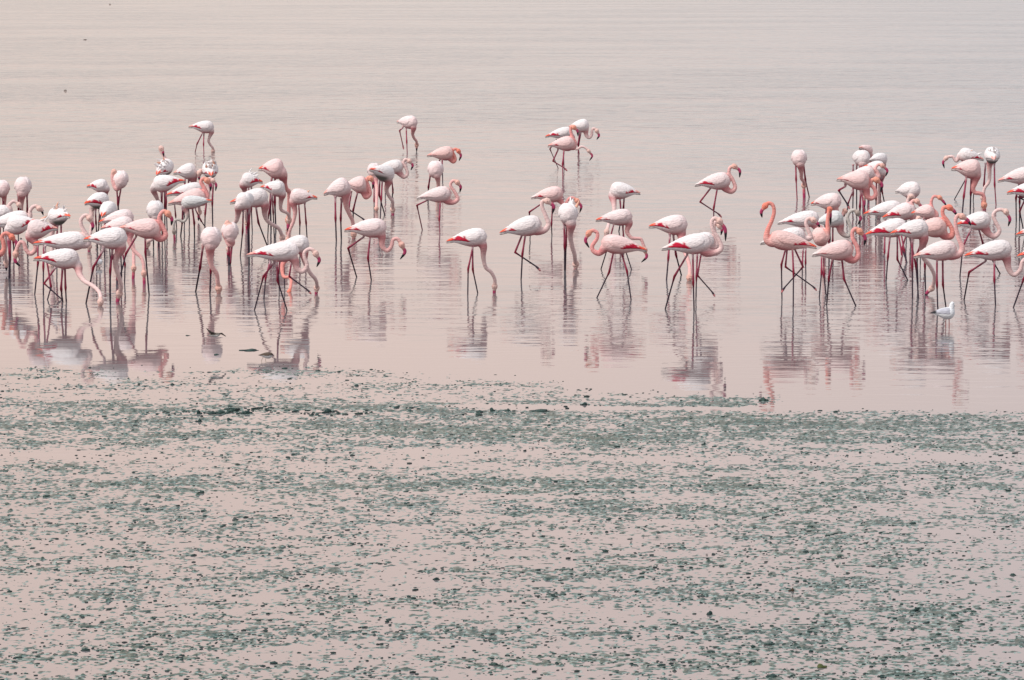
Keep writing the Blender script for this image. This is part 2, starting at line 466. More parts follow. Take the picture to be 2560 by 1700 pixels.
mc.materials.append(M_CLOD)
print('clumps', n)
clumps = new_obj('mud_clumps', mc)
tag(clumps, 'countless small dark clumps of algae and mud strewn over the wet flat', 'mud clumps', kind='stuff')

# ------------------------------------------------------------------ single clods that stand out
def clod(px, py, w, h, label, name='mud_clod', cat='mud clod', mat=None, knobs=3, seed=0):
    """w, h: width and height in photo pixels; built as lumps run together"""
    g0 = ground(px, py); mp_ = m_per_px(g0[1])
    W = w * mp_; H = h * mp_ * 0.85
    rr = random.Random(seed * 31 + int(px)); knobs = knobs + 2 if w > 9 else knobs
    me_parts = []
    import bmesh
    bm = bmesh.new()
    for k in range(knobs):
        f = 1.0 if k == 0 else rr.uniform(0.3, 0.75)
        ox = 0 if k == 0 else rr.uniform(-0.5, 0.5) * W * 0.9
        res = bmesh.ops.create_icosphere(bm, subdivisions=2, radius=1.0)
        p1, p2, p3 = rr.uniform(0, 6), rr.uniform(0, 6), rr.uniform(0, 6)
        for v in res['verts']:
            c = v.co
            d = 1 + 0.22 * math.sin(3.1 * c.x + p1) * math.cos(2.7 * c.y + p2) + 0.16 * math.sin(6 * c.z + p3 + 5 * c.x)
            sx_ = W * 0.5 * (f if knobs == 1 else (0.85 if knobs < 3 else 0.6) * f)
            v.co = Vector((c.x * d * sx_ + ox, c.y * d * W * 0.4 * f + rr.uniform(-0.003, 0.003), c.z * d * H * 0.62 * f * (0.6 if k else 1) + H * 0.05))
    for f_ in bm.faces: f_.smooth = True
    m2 = bpy.data.meshes.new(name); bm.to_mesh(m2); bm.free(); m2.materials.append(mat or M_CLOD)
    o = new_obj(name, m2, loc=(g0[0], g0[1], 0))
    tag(o, label, cat, None)
    return o
M_BROWN = mud_material('brown_clod', (0.03, 0.022, 0.015), (0.06, 0.04, 0.025), (0.09, 0.06, 0.035), 0.8)
M_GREEN = mud_material('green_weed', (0.03, 0.045, 0.015), (0.06, 0.075, 0.02), (0.14, 0.15, 0.05), 0.6)
CL = [
 (1230,1028,18,16,'tallest dark mud knob on the low bank at the clear channel',2),
 (1270,1028,17,11,'rounded mud knob just right of the tallest knob on the channel bank',2),
 (1352,1028,62,9,'long low ridge of dark mud ending the bank at the clear channel',6),
 (1200,1030,40,7,'low flat mud lump left of the tallest knob on the channel bank',4),
 (1462,1012,22,10,'dark clod on the far side of the clear channel',3),
 (1908,1002,22,17,'pointed dark clod at the tip of the mud tongue on the right',2),
 (1761,1112,13,10,'small dark clod alone in a clear patch right of the centre',1),
 (1557,1065,14,9,'dark clod in the dense algae field below the clear channel',2),
 (1774,1536,24,15,'dark green clod lying alone in the lower right foreground',2),
 (1931,1692,32,14,'ragged dark clod at the bottom edge below a green weed tuft',3),
 (2064,1556,15,9,'smooth oval black pebble in the lower right foreground',1),
 (1962,1675,10,8,'tiny round black pebble left of the green weed tuft',1),
 (431,962,14,8,'dark clod among scattered flecks below the flying wader',2),
 (147,946,11,7,'small dark clod near the left edge at the first flecks',1),
 (496,1034,17,16,'chunky dark clod leading a row of clods left of the centre',2),
 (551,1033,36,13,'wide dark clod in the middle of the row of clods',4),
 (618,1034,30,15,'dark clod with a raised top at the right end of the row of clods',3),
 (820,1030,30,14,'pair of joined dark clods at the near bank below the standing wader',3),
 (499,1054,19,12,'grey green clod just below the row of clods',2),
 (572,1050,18,10,'pale grey green clod right of its darker neighbour below the row of clods',2),
 (505,1232,20,12,'dark clod on the green algae bank left of the centre',2),
 (892,965,17,8,'flat dark clod where the flecks thin out towards open water',1),
 (1236,1662,30,10,'flat dark clod in the bottom centre foreground',3),
 (352,1618,22,9,'dark clod in the lower left foreground',2),
 (1090,1449,22,10,'dark clod in the middle of the foreground',2),
 (2532,1438,20,9,'dark clod at the right edge of the foreground',2),
 (469,839,16,3,'thin dark twig lying on the smooth water left of the flying wader',1),
 (626,876,50,6,'flat strip of dark weed floating beside the standing wader',5),
 (541,887,20,5,'small forked weed scrap floating under the flying wader',2),
 (712,921,28,4,'flat dark sliver of mud right of the standing wader',2),
]
for i, (x, y, w, h, lb, k) in enumerate(CL):
    clod(x, y, w, h, lb, knobs=k, seed=i)
clod(1981, 1478, 17, 14, 'reddish brown clod with a dry top in the lower right foreground', mat=M_BROWN, knobs=2, seed=77)
clod(2052, 1668, 32, 15, 'green weed tuft on a dark clod near the bottom edge', name='weed_tuft', cat='weed tuft', mat=M_GREEN, knobs=4, seed=78)
clod(213, 99, 8, 2, 'upper tiny brown speck drifting on the far water at left', name='floating_debris', cat='debris', mat=M_BROWN, knobs=1, seed=79)
clod(163, 226, 7, 3, 'lower tiny brown speck drifting on the far water at left', name='floating_debris', cat='debris', mat=M_BROWN, knobs=1, seed=80)
clod(275, 11, 5, 3, 'faint pinkish brown speck drifting near the top edge', name='floating_debris', cat='debris', mat=M_BROWN, knobs=1, seed=81)

# ------------------------------------------------------------------ flamingos
# views of the photograph in which the birds were measured: origin and magnification
CROPS = {'A': (0, 430, 7.84), 'A2': (0, 590, 7.84), 'B': (180, 430, 7.84), 'B2': (180, 590, 7.84), 'C': (370, 350, 7.84),
         'D': (360, 500, 7.84), 'E': (570, 380, 7.84), 'F': (2060, 350, 7.84), 'G': (2140, 460, 7.84), 'G2': (2140, 600, 7.84),
         'H': (2280, 460, 5.6), 'I': (2340, 350, 7.127), 'J': (1920, 460, 7.84), 'J2': (1920, 600, 7.84), 'K': (800, 360, 3.919),
         'L': (1100, 440, 4.611), 'M': (1330, 270, 7.84), 'N': (1440, 400, 3.92), 'O': (1880, 350, 3.564), 'P': (2140, 350, 3.483),
         'Q': (440, 270, 10.456), 'R': (960, 270, 7.468), 'S': (580, 360, 3.5636), 'T': (370, 350, 3.6465), 'U': (200, 350, 3.484),
         'V': (0, 420, 3.92)}
def P(k, *c):
    x0, y0, s = CROPS[k]
    return [(x0 + c[i] / s, y0 + c[i + 1] / s) for i in range(0, len(c), 2)]

PT = np.array([0, .06, .14, .25, .38, .52, .66, .78, .88, .95, 1.0])
TOP = np.array([.015, .06, .13, .24, .36, .45, .50, .50, .44, .31, .03])
BOT = np.array([.015, .045, .085, .17, .30, .43, .50, .49, .40, .26, .03])
WID = np.array([.02, .07, .13, .22, .32, .40, .43, .42, .36, .25, .03])
COLS = {  # body, neck, head
    'w': ((0.83, 0.775, 0.77), (0.80, 0.57, 0.545), (0.78, 0.52, 0.46)),
    'p': ((0.83, 0.70, 0.69), (0.80, 0.45, 0.43), (0.76, 0.44, 0.37)),
    's': ((0.83, 0.62, 0.60), (0.80, 0.35, 0.33), (0.78, 0.34, 0.25)),
    'o': ((0.80, 0.57, 0.54), (0.81, 0.31, 0.265), (0.80, 0.24, 0.17)),
    'g': ((0.70, 0.70, 0.70), (0.55, 0.50, 0.46), (0.42, 0.34, 0.30))}
LEG_UP = np.array((0.30, 0.06, 0.10)); LEG_KNEE = np.array((0.20, 0.010, 0.03)); LEG_LOW = np.array((0.045, 0.03, 0.045))
LEG_LOW2 = np.array((0.30, 0.08, 0.11))

def poly_dist(V, Q):
    """distance of points V to polyline Q, with position 0..1 along it"""
    Q = np.array(Q); seg = Q[1:] - Q[:-1]; ln = np.linalg.norm(seg, axis=1) + 1e-9
    cum = np.concatenate([[0], np.cumsum(ln)]); best = np.full(len(V), 1e9); s = np.zeros(len(V))
    for i in range(len(seg)):
        t = np.clip(((V - Q[i]) @ seg[i]) / ln[i] ** 2, 0, 1)
        d = np.linalg.norm(V - (Q[i] + t[:, None] * seg[i]), axis=1)
        m_ = d < best
        best[m_] = d[m_]; s[m_] = (cum[i] + t[m_] * ln[i]) / cum[-1]
    return best, s

def remesh(V, F, voxel, smooth_it=2):
    me = bpy.data.meshes.new('tmp'); me.from_pydata([tuple(v) for v in V], [], F); me.update()
    o = bpy.data.objects.new('tmp', me); COL.objects.link(o)
    m = o.modifiers.new('r', 'REMESH'); m.mode = 'VOXEL'; m.voxel_size = voxel; m.use_smooth_shade = True
    s = o.modifiers.new('s', 'SMOOTH'); s.factor = 0.5; s.iterations = smooth_it
    dg = bpy.context.evaluated_depsgraph_get()
    res = bpy.data.meshes.new_from_object(o.evaluated_get(dg))
    bpy.data.objects.remove(o); bpy.data.meshes.remove(me)
    res.polygons.foreach_set('use_smooth', [True] * len(res.polygons))
    return res

N_BIRDS = 0
def flamingo(label, base, body, h, z=0, neck=None, head=None, legs=None, col='w', red=0.5, tip='o', ruffle=0, dark=1, lean=0):
    """base: photo row where it stands in the water; body: tail tip and front of the breast; h: thickness in pixels;
    z: -1 breast towards the camera, +1 away, 0 seen from the side; legs: hip, hock, foot (+ 'u' if the foot is lifted)"""
    global N_BIRDS
    N_BIRDS += 1
    rb = random.Random(N_BIRDS * 7919)
    (tx, ty), (cxp, cyp) = body
    mid = ((tx + cxp) / 2, (ty + cyp) / 2)
    g0 = ground(mid[0], base)
    Y0 = g0[1]; mp_ = m_per_px(Y0)
    O = np.array([g0[0], Y0, 0.0])
    H = h * mp_
    proj = math.hypot(cxp - tx, cyp - ty) * mp_
    Lb = max(2.02 * H, proj)
    dd = math.sqrt(max(0, Lb * Lb - proj * proj)) * z
    T3 = at_depth(tx, ty, Y0 - dd / 2) - O
    C3 = at_depth(cxp, cyp, Y0 + dd / 2) - O
    a = C3 - T3; La = np.linalg.norm(a); a /= La
    up = np.array([0, 0, 1.0]); u = up - a * a[2]; u /= np.linalg.norm(u)
    w = np.cross(a, u)
    bodyc, neckc, headc = [np.array(q) for q in COLS[col]]
    jit = rb.uniform(0.95, 1.03); bodyc = bodyc * jit
    # ---- torso
    ts = np.linspace(0, 1, 22); ts = 0.5 - 0.5 * np.cos(ts * math.pi)
    top = np.interp(ts, PT, TOP) * H; bot = np.interp(ts, PT, BOT) * H; wid = np.interp(ts, PT, WID) * H
    n = 24; V = []; F = []
    for i, t in enumerate(ts):
        c = T3 + a * La * t
        for k in range(n):
            th = 2 * math.pi * k / n
            r = top[i] if math.cos(th) > 0 else bot[i]
            V.append(c + u * math.cos(th) * r + w * math.sin(th) * wid[i])
    for i in range(len(ts) - 1):
        for k in range(n):
            k2 = (k + 1) % n
            F.append((i * n + k, (i + 1) * n + k, (i + 1) * n + k2, i * n + k2))
    F.append(tuple(range(n))); F.append(tuple(reversed(range((len(ts) - 1) * n, len(ts) * n))))
    parts = [(V, F)]
    chest = T3 + a * La * 0.84
    cd = chest[1]
    # ---- neck and head
    neckP = None; head3 = None
    if neck:
        hp = list(head) if head else [neck[-1]]
        feed = len(hp) == 2
        if feed:                       # bill in the water: swing the head to the depth where that pixel is the water surface
            gy = ground(*hp[-1])[1] - Y0
            dh = min(max(gy, cd - 0.5), cd + 0.5)
            hp = hp + [(hp[-1][0] + (hp[-1][0] - hp[0][0]) * 0.5, hp[-1][1] + 12)]
        else:
            dh = cd * 0.7
        allp = list(neck) + hp[:1]
        k = len(allp)
        pts = []
        for i, q in enumerate(allp):
            f = i / (k - 1)
            pts.append(at_depth(q[0], q[1], Y0 + cd * (1 - f) + dh * f) - O)
        start = T3 + a * La * 0.80 - u * H * 0.05
        pts = [start] + pts
        # drop a first point that sits behind the start
        cm = catmull(pts, 7)
        cl = np.array(cm); seg = np.linalg.norm(np.diff(cl, axis=0), axis=1); s = np.concatenate([[0], np.cumsum(seg)]); s /= s[-1]
        R = np.interp(s, [0, 0.12, 0.25, 0.45, 0.8, 0.93, 1.0], [0.30 * H, 0.25 * H, 0.165 * H, 0.112 * H, 0.095 * H, 0.10 * H, 0.125 * H])
        parts.append(tube(cl, R, 12))
        neckP = cl
        head3 = [at_depth(q[0], q[1], Y0 + dh) - O for q in hp]
        h0, h1 = head3[0], head3[1]
        hd = (h1 - h0); hl = np.linalg.norm(hd) + 1e-6; hd /= hl
        back = (cl[-4] - h0); back /= (np.linalg.norm(back) + 1e-6)
        rh = 0.165 * H
        parts.append(tube(catmull([h0 + back * rh * 0.9, h0 + back * rh * 0.3, h0 + hd * rh * 0.4, h0 + hd * rh * 1.1, h0 + hd * rh * 1.7], 3),
                          np.interp(np.linspace(0, 1, 13), [0, .25, .5, .75, 1], [0.09 * H, rh, rh * 0.98, 0.10 * H, 0.05 * H]), 12))
    # ---- legs
    leg3 = []
    if legs is None:
        legs = []
        for sgn in (-1, 1):
            hx = mid[0] + (cxp - tx) * 0.08 + sgn * 4 + rb.uniform(-1, 1)
            hy = mid[1] + h * 0.35
            legs.append([(hx, hy), (hx - 2 + sgn * 1.5, hy + (base - hy) * 0.5), (hx + sgn * 2, base)])
    foot_parts = []
    for li, lg in enumerate(legs):
        lifted = isinstance(lg[-1], str)
        lp = [q for q in lg if not isinstance(q, str)]
        side = (-1 if li % 2 == 0 else 1)
        off = side * 0.045 * (1 if z == 0 else 0.2)
        body_cy = 0.1 * dd
        ft = lp[-1]
        if lifted: dfoot = off + body_cy
        else:
            gy = ground(*ft)[1] - Y0
            dfoot = min(max(gy, body_cy - 0.4), body_cy + 0.4)
            if abs(gy - dfoot) > 0.05 and gy > 0: dfoot = min(gy, body_cy + 0.5)
        m_ = len(lp)
        p3 = []
        for i, q in enumerate(lp):
            f = i / (m_ - 1)
            p3.append(at_depth(q[0], q[1], Y0 + (off + body_cy) * (1 - f) + dfoot * f) - O)
        # root the thigh inside the belly
        root = p3[0] + np.array([0, 0, 0.30 * H]) * 0.5 + a * 0.0
        hipr = 0.085 * H
        if not lifted:
            last = p3[-1]; d = last - p3[-2]; d /= np.linalg.norm(d) + 1e-9
            if d[2] > -0.3: d = np.array([0, 0, -1.0])
            if last[2] > -0.05: p3.append(last + d * ((last[2] + 0.07) / max(0.3, -d[2])))
        pts = [root] + p3
        rt = 0.047 * H; rl = 0.041 * H
        rad = [hipr, rt * 1.25] + [rt * 1.42] + [rl] * (len(pts) - 3)
        # straight segments with a knobbly hock
        Q = []; R = []
        for i in range(len(pts) - 1):
            for k in range(5):
                f = k / 5
                Q.append(pts[i] * (1 - f) + pts[i + 1] * f)
                if i == 0: R.append(hipr * (1 - f) + rt * 1.2 * f)
                elif i == 1: R.append(rt * (1 + 0.2 * (1 - f)) if k else rt * 1.2)
                elif i == 2: R.append(rt * 1.45 if k == 0 else rl * 1.05)
                else: R.append(rl)
        if len(pts) > 3: R[9] = rt * 1.25
        Q.append(pts[-1]); R.append(rl * 1.05)
        parts.append(tube(Q, R, 8))
        leg3.append((np.array(pts), rt))
        if lifted:
            e0 = pts[-1]; d = e0 - pts[-2]; d /= np.linalg.norm(d)
            dn = d * 0.8 + np.array([0, 0, -0.35]); dn /= np.linalg.norm(dn)
            lat = np.cross(dn, np.array([0, 1.0, 0])); lat /= np.linalg.norm(lat) + 1e-9
            for q in (-1, 0, 1):
                tipp = e0 + dn * 0.26 * H + np.array([0, q * 0.05 * H, 0]) + lat * (abs(q) - 0.5) * 0.03 * H
                parts.append(tube([e0 - d * 0.02, e0 * .6 + tipp * .4, tipp], [rl * 1.3, rl * 1.5, rl * 0.6], 6))
    Vj, Fj = join(parts)
    me = remesh(Vj, Fj, 0.0078)
    nvt = len(me.vertices)
    co = np.empty(nvt * 3, dtype=np.float32); me.vertices.foreach_get('co', co); co = co.reshape(-1, 3).astype(float)
    # ---- colours of the plumage, vertex by vertex
    rel = co - T3; tt = (rel @ a) / La; vv = (rel @ u) / H
    c = np.repeat(bodyc[None], nvt, 0)
    chestw = sm(tt, 0.70, 1.02) * 0.6 + 0.16 * sm(-vv, 0.0, 0.5)
    c = c * (1 - chestw[:, None]) + (neckc * 0.5 + bodyc * 0.5)[None] * chestw[:, None]
    bel = (1 - sm(vv, -0.36, -0.04)) * 0.62          # rosier belly
    c = c * (1 - bel[:, None]) + (np.array((0.50, 0.22, 0.215)) * 0.7 + neckc * 0.3)[None] * bel[:, None]
    b2 = (1 - sm(vv, -0.46, -0.30)) * 0.75           # rose under the breast and wings
    c = c * (1 - b2[:, None]) + np.array((0.50, 0.11, 0.13))[None] * b2[:, None]
    if z > 0:      # underside shade painted in, together with dark underwing, on birds seen from behind
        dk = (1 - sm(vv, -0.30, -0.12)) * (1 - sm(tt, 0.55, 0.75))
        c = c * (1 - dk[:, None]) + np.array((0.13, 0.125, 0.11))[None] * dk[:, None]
    inside_b = (tt > -0.02) & (tt < 1.02)
    if neckP is not None:
        d, s = poly_dist(co, neckP[::2] if len(neckP) > 8 else neckP)
        wgt = sm(s, 0.10, 0.42) * (d < 0.24 * H)
        c = c * (1 - wgt[:, None]) + neckc[None] * wgt[:, None]
        dh_ = np.linalg.norm(co - head3[0], axis=1)
        wh = 1 - sm(dh_, 0.16 * H, 0.34 * H)
        c = c * (1 - wh[:, None]) + headc[None] * wh[:, None]
    low = LEG_LOW * dark + LEG_LOW2 * (1 - dark)
    bt = np.clip(tt, 0, 1)
    bodybot = -np.interp(bt, PT, BOT)
    for (pts, rt) in leg3:
        d, s = poly_dist(co, pts)
        seg = np.linalg.norm(np.diff(pts, axis=0), axis=1); cum = np.concatenate([[0], np.cumsum(seg)]); cum /= cum[-1]
        kf = cum[2] if len(cum) > 2 else 0.5
        lc = np.where((s < kf)[:, None], LEG_UP[None], low[None])
        kn = np.exp(-((s - kf) / 0.07) ** 2)[:, None]
        lc = lc * (1 - kn) + LEG_KNEE[None] * kn
        ps = sm(s, cum[1] + 0.02, cum[1] + 0.10)[:, None]
        lc = bodyc[None] * 0.4 * (1 - ps) + LEG_UP[None] * 0.6 * (1 - ps) + lc * ps
        outb = (vv < bodybot + 0.02) | (~inside_b)
        msk = (d < 2.6 * rt) & outb
        if neckP is not None:
            dn_, _s = poly_dist(co, neckP[::2] if len(neckP) > 8 else neckP)
            msk &= ~(dn_ < d * 1.5)
        c[msk] = lc[msk]
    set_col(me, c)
    me.materials.append(M_PLUME)
    root = new_obj('flamingo', None, loc=tuple(O))
    root.empty_display_size = 0.1
    tag(root, label, 'flamingo', 'flamingos wading in the shallow lagoon')
    me.name = 'body'
    new_obj('body', me, root)
    # ---- wings: shells of overlapping feathers on both flanks
    nt_, na = 22, 11
    for sgn in (-1, 1):
        WV = []; WC = []
        for i in range(nt_):
            f = i / (nt_ - 1)
            t = -0.02 + 0.90 * f
            tq = min(max(t, 0), 1)
            tp = np.interp(tq, PT, TOP) * H; bo = np.interp(tq, PT, BOT) * H; wd = np.interp(tq, PT, WID) * H
            ctr = T3 + a * La * t
            lo_a = np.interp(f, [0, 0.12, 0.3, 0.6, 0.85, 1], [1.30, 1.45, 1.72, 2.02, 1.90, 1.35])
            hi_a = np.interp(f, [0, 0.2, 0.8, 1], [0.20, 0.10, 0.22, 0.75])
            for k in range(na):
                gk = k / (na - 1)
                th = hi_a + (lo_a - hi_a) * gk
                r = tp if math.cos(th) > 0 else bo
                edge = min(gk / 0.12, (1 - gk) / 0.10, f / 0.03, (1 - f) / 0.07, 1)
                off = -0.006 + 0.017 * math.sqrt(max(edge, 0)) + 0.0035 * math.sin((f * 9 + gk * 2.2) * 2 * math.pi) * edge
                nrm = u * math.cos(th) + w * math.sin(th) * sgn
                p = ctr + u * math.cos(th) * r + w * math.sin(th) * wd * sgn + nrm * off
                WV.append(p)
                cc = bodyc * 1.02
                lowz = sm(np.array(gk), 0.35, 1.0) * 0.45
                cc = cc * (1 - lowz) + (bodyc * 0.35 + neckc * 0.65) * lowz
                # crimson flight feathers show low on the folded wing, their black edge below, coral tips over the tail
                ragged = 0.07 * math.sin(f * 31 + rb.random() * 0.6) + 0.04 * math.sin(f * 57)
                if red > 0:
                    rlo = 0.96 - 0.52 * red * math.exp(-((f - 0.33) / (0.12 + 0.13 * red)) ** 2)
                    if gk > rlo + ragged and 0.08 < f < 0.36 + 0.32 * red: cc = np.array((0.50, 0.015, 0.045))
                if gk > 0.93 and 0.04 < f < 0.55: cc = np.array((0.055, 0.05, 0.045))
                if f < 0.24 and gk < 0.9:
                    tc_ = {'o': (0.82, 0.12, 0.06), 'p': (0.80, 0.38, 0.33), 'w': (0.78, 0.70, 0.68)}[tip]
                    q = 1 - sm(np.array(f + 0.04 * math.sin(gk * 11)), 0.16, 0.24)
                    cc = cc * (1 - q) + np.array(tc_) * q
                WC.append(cc)
        WF = []
        for i in range(nt_ - 1):
            for k in range(na - 1):
                q = (i * na + k, i * na + k + 1, (i + 1) * na + k + 1, (i + 1) * na + k)
                WF.append(q if sgn > 0 else q[::-1])
        wm = mesh_np('wing', WV, WF, col=np.clip(np.array(WC), 0, 1), mat=M_WING)
        new_obj('wing', wm, root)
    # ---- tail: short wedge below the wing tips
    tl = T3 + a * La * 0.16 - u * 0.03 * H
    te = T3 - a * La * 0.015 - u * 0.075 * H
    tv, tf = tube([tl, tl * .5 + te * .5, te * .9 + tl * .1, te], [0.085 * H, 0.065 * H, 0.035 * H, 0.008 * H], 8)
    tcol = np.array([(np.array((0.74, 0.66, 0.62)) if i < len(tv) * 0.55 else np.array((0.30, 0.26, 0.25))) for i in range(len(tv))])
    new_obj('tail', mesh_np('tail', tv, tf, col=tcol, mat=M_WING), root)
    # ---- bill and eyes
    if head3 is not None:
        h0, h1, h2 = head3
        s0 = h0 + (h1 - h0) * 0.30
        bl = catmull([s0, h1, h2], 5)
        rr_ = np.interp(np.linspace(0, 1, len(bl)), [0, .3, .55, .85, 1], [0.085 * H, 0.088 * H, 0.085 * H, 0.05 * H, 0.015 * H])
        bv, bf = tube(bl, rr_, 8, flat=0.7)
        cbs = []
        for i in range(len(bl)):
            f = i / (len(bl) - 1)
            cb = np.array((0.55, 0.13, 0.17)) if f < 0.30 else (np.array((0.42, 0.05, 0.13)) if f < 0.66 else np.array((0.018, 0.015, 0.02)))
            cbs += [cb] * 8
        cbs += [cbs[0], cbs[-1]]
        new_obj('bill', mesh_np('bill', bv, bf, col=np.array(cbs), mat=M_BILL), root)
        hd = h1 - h0; hd = hd / (np.linalg.norm(hd) + 1e-6)
        lat = np.cross(hd, u if abs(np.dot(hd, u)) < 0.9 else a); lat /= np.linalg.norm(lat)
        if abs(lat[1]) < 0.5 and abs(hd[1]) < 0.7: lat = np.array([0, 1.0, 0])
        for sgn in (-1, 1):
            ce = h0 + hd * 0.03 * H + lat * sgn * 0.155 * H
            ev = ICO_V * 0.020 * H + ce
            new_obj('eye', mesh_np('eye', ev, [tuple(f) for f in ICO_F], mat=M_EYE), root)
    # ---- raised back feathers of a preening bird
    if ruffle:
        for k in range(int(ruffle * 1.8)):
            t = 0.30 + 0.45 * rb.random(); th = rb.uniform(-1.0, 1.0)
            tp = np.interp(t, PT, TOP) * H; wd = np.interp(t, PT, WID) * H
            b0 = T3 + a * La * t + u * math.cos(th) * tp * 0.85 + w * math.sin(th) * wd * 0.85
            dr = u * rb.uniform(0.45, 1.0) - a * rb.uniform(0.2, 1.3) + w * rb.uniform(-0.5, 0.5)
            dr /= np.linalg.norm(dr)
            ln = H * rb.uniform(0.26, 0.52)
            wv = H * rb.uniform(0.045, 0.08)
            fv, ff = tube([b0 - dr * 0.04 * H, b0 + dr * ln * .35, b0 + dr * ln * .7 - a * 0.02 * H, b0 + dr * ln - a * 0.06 * H], [wv, wv * 1.05, wv * .6, wv * .06], 7, flat=0.6)
            fc = (0.84, 0.80, 0.79) if rb.random() < 0.86 else (0.82, 0.45, 0.33)
            new_obj('raised_feather', mesh_np('raised_feather', fv, ff, col=np.array([fc] * len(fv)), mat=M_WING), root)
    return root

FL = flamingo
# ---- left flock
FL('pale flamingo cut by the left edge, breast to camera, behind the left crowd', 590, P('V', -30, 150, 40, 225), 42, -1, P('V', 25, 235, 40, 290, 42, 350, 44, 420), P('V', 44, 520, 44, 560), col='p', red=0, tip='p')
FL('round pinkish flamingo seen from the front at far left, neck straight down behind others', 592, P('V', 235, 110, 222, 215), 47, -1, P('V', 215, 250, 212, 310, 210, 370, 208, 430, 206, 500), P('V', 206, 560, 205, 590), [P('V', 178, 280, 183, 400, 180, 600), P('V', 265, 280, 268, 420, 268, 600)], col='p', red=0, tip='w')
FL('grey white flamingo half outside the left edge with a thin pink arched neck', 605, P('A', -420, 830, 250, 795), 41, 0, P('A', 180, 800, 200, 720, 180, 650, 260, 575, 330, 600), P('A', 370, 640, 395, 690, 400, 750), col='w', red=0.3)
FL('grey white flamingo at far left with its mauve head arched over a lower white bird', 640, P('A', -260, 1050, 590, 900), 47, 0, P('A', 540, 900, 590, 860, 590, 760, 650, 680, 720, 670), P('A', 765, 715, 810, 740, 850, 850), col='w', red=0.2)
FL('white flamingo facing left behind the salmon arched neck, crimson streak low on its wing', 692, P('A', 760, 960, 130, 1080), 48, 0, P('A', 180, 1120, 140, 1250) + P('A2', 100, 300, 110, 430), P('A2', 125, 520, 125, 590), [P('A2', 150, 20, 185, 330, 170, 1150), P('A2', 205, 20, 200, 400, 190, 1130)], col='w', red=0.7)
FL('salmon necked flamingo at the left edge, mauve bill with black tip, body outside the frame', 705, P('A', -700, 1500, -60, 1440), 50, 0, P('A2', -60, 340, 20, 340, 75, 250, 60, 100) + P('A', 30, 1290, 70, 1215, 150, 1205), P('A', 230, 1270, 325, 1400, 285, 1530), col='o', red=0.5)
FL('ruffled cream flamingo facing left, neck looped low to a black tipped bill, crimson wing edge', 733, P('A', 1130, 1110, 530, 1130), 50, 0, P('A', 590, 1260, 650, 1340) + P('A2', 700, 130, 700, 260, 600, 350, 510, 270, 470, 150, 400, 120, 340, 220), P('A2', 305, 350, 300, 490, 400, 600), [P('A2', 740, 150, 745, 520, 680, 1150), P('A2', 860, 150, 850, 600, 850, 1180)], col='p', red=0.8, tip='p', ruffle=2)
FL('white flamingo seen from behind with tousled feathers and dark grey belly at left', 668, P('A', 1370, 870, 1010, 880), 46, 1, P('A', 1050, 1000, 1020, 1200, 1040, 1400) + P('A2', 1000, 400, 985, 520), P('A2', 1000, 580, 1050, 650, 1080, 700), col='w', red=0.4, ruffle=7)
FL('white flamingo with coral tail above the foremost left bird, pink neck arched behind its breast', 746, P('A', 650, 1400, 1730, 1340), 49, 0, P('B', 260, 1420, 320, 1370, 300, 1260, 200, 1090, 170, 960, 220, 870, 290, 850), P('B', 340, 900, 410, 1050, 385, 1160), [P('A2', 880, 250, 1000, 1000, 930, 1250), P('A2', 1100, 610, 865, 930, 1220, 1250)], col='w', red=0.5)
FL('foremost left white flamingo feeding, coral tail, slim neck stretched down to the right', 757, P('V', 330, 890, 780, 890), 52, 0, P('V', 760, 960, 780, 1040, 830, 1110, 900, 1150, 960, 1200, 985, 1250), P('V', 985, 1310, 980, 1360), [P('A2', 1230, 600, 1195, 1040, 1230, 1290), P('A2', 1270, 600, 1285, 1020, 1300, 1300)], col='w', red=0.7)
FL('plump white flamingo with red striped tail, peach neck hanging to the water, left flock front', 761, P('B', 225, 1325, 1090, 1290), 56, 0, P('B2', 960, 250, 880, 400, 850, 560, 900, 750, 950, 900, 960, 1020), P('B2', 930, 1120, 890, 1290), [P('B2', 620, 270, 420, 610, 275, 1320), P('B2', 790, 290, 750, 680, 750, 1330)], col='w', red=0.35)
FL('rosy flamingo striding right with looped pink neck, orange head and black tipped bill, left flock', 738, P('U', 340, 765, 710, 775), 52, 0, P('U', 650, 810, 700, 860, 745, 830, 720, 750, 690, 690, 705, 640, 735, 620), P('U', 765, 640, 800, 690, 795, 745), [P('U', 568, 840, 570, 980, 602, 1350), P('U', 490, 840, 400, 990, 355, 1170, ) + ['u']], col='s', red=0.3, tip='p')
FL('pale flamingo squeezed behind the rosy strider, purple bill dipped in the water at right', 708, P('U', 180, 770, 470, 735), 46, 0, P('U', 440, 800, 430, 870, 470, 960, 530, 1020, 552, 1080), P('U', 557, 1160, 560, 1255), [P('B2', 980, 300, 1040, 560, 1030, 930), P('B2', 880, 700, 890, 850, 880, 1010)], col='p', red=0.4, tip='p')
FL('cream flamingo with rosy streaked back in the left flock, orange head hanging straight down', 692, P('U', 165, 715, 470, 665), 44, 0, P('U', 440, 740, 445, 850, 465, 930, 468, 1040), P('U', 468, 1115, 463, 1210), col='p', red=0.1)
FL('round white flamingo back behind the cream streaked one, left flock', 645, P('B', 590, 870, 770, 690), 44, 1, P('B', 790, 700, 860, 800, 880, 900), P('B', 890, 1100, 890, 1300), col='w', red=0)
FL('white flamingo from behind with crimson wing patches and dark underside, above the left mauve bill', 628, P('B', 250, 620, 690, 540), 43, 1, P('B', 400, 700, 385, 850, 395, 1000, 370, 1150), P('B2', 340, 200, 335, 300), [P('B', 460, 790, 470, 1000, 490, 1300), P('B', 540, 800, 530, 1000, 510, 1250)], col='w', red=0.9)
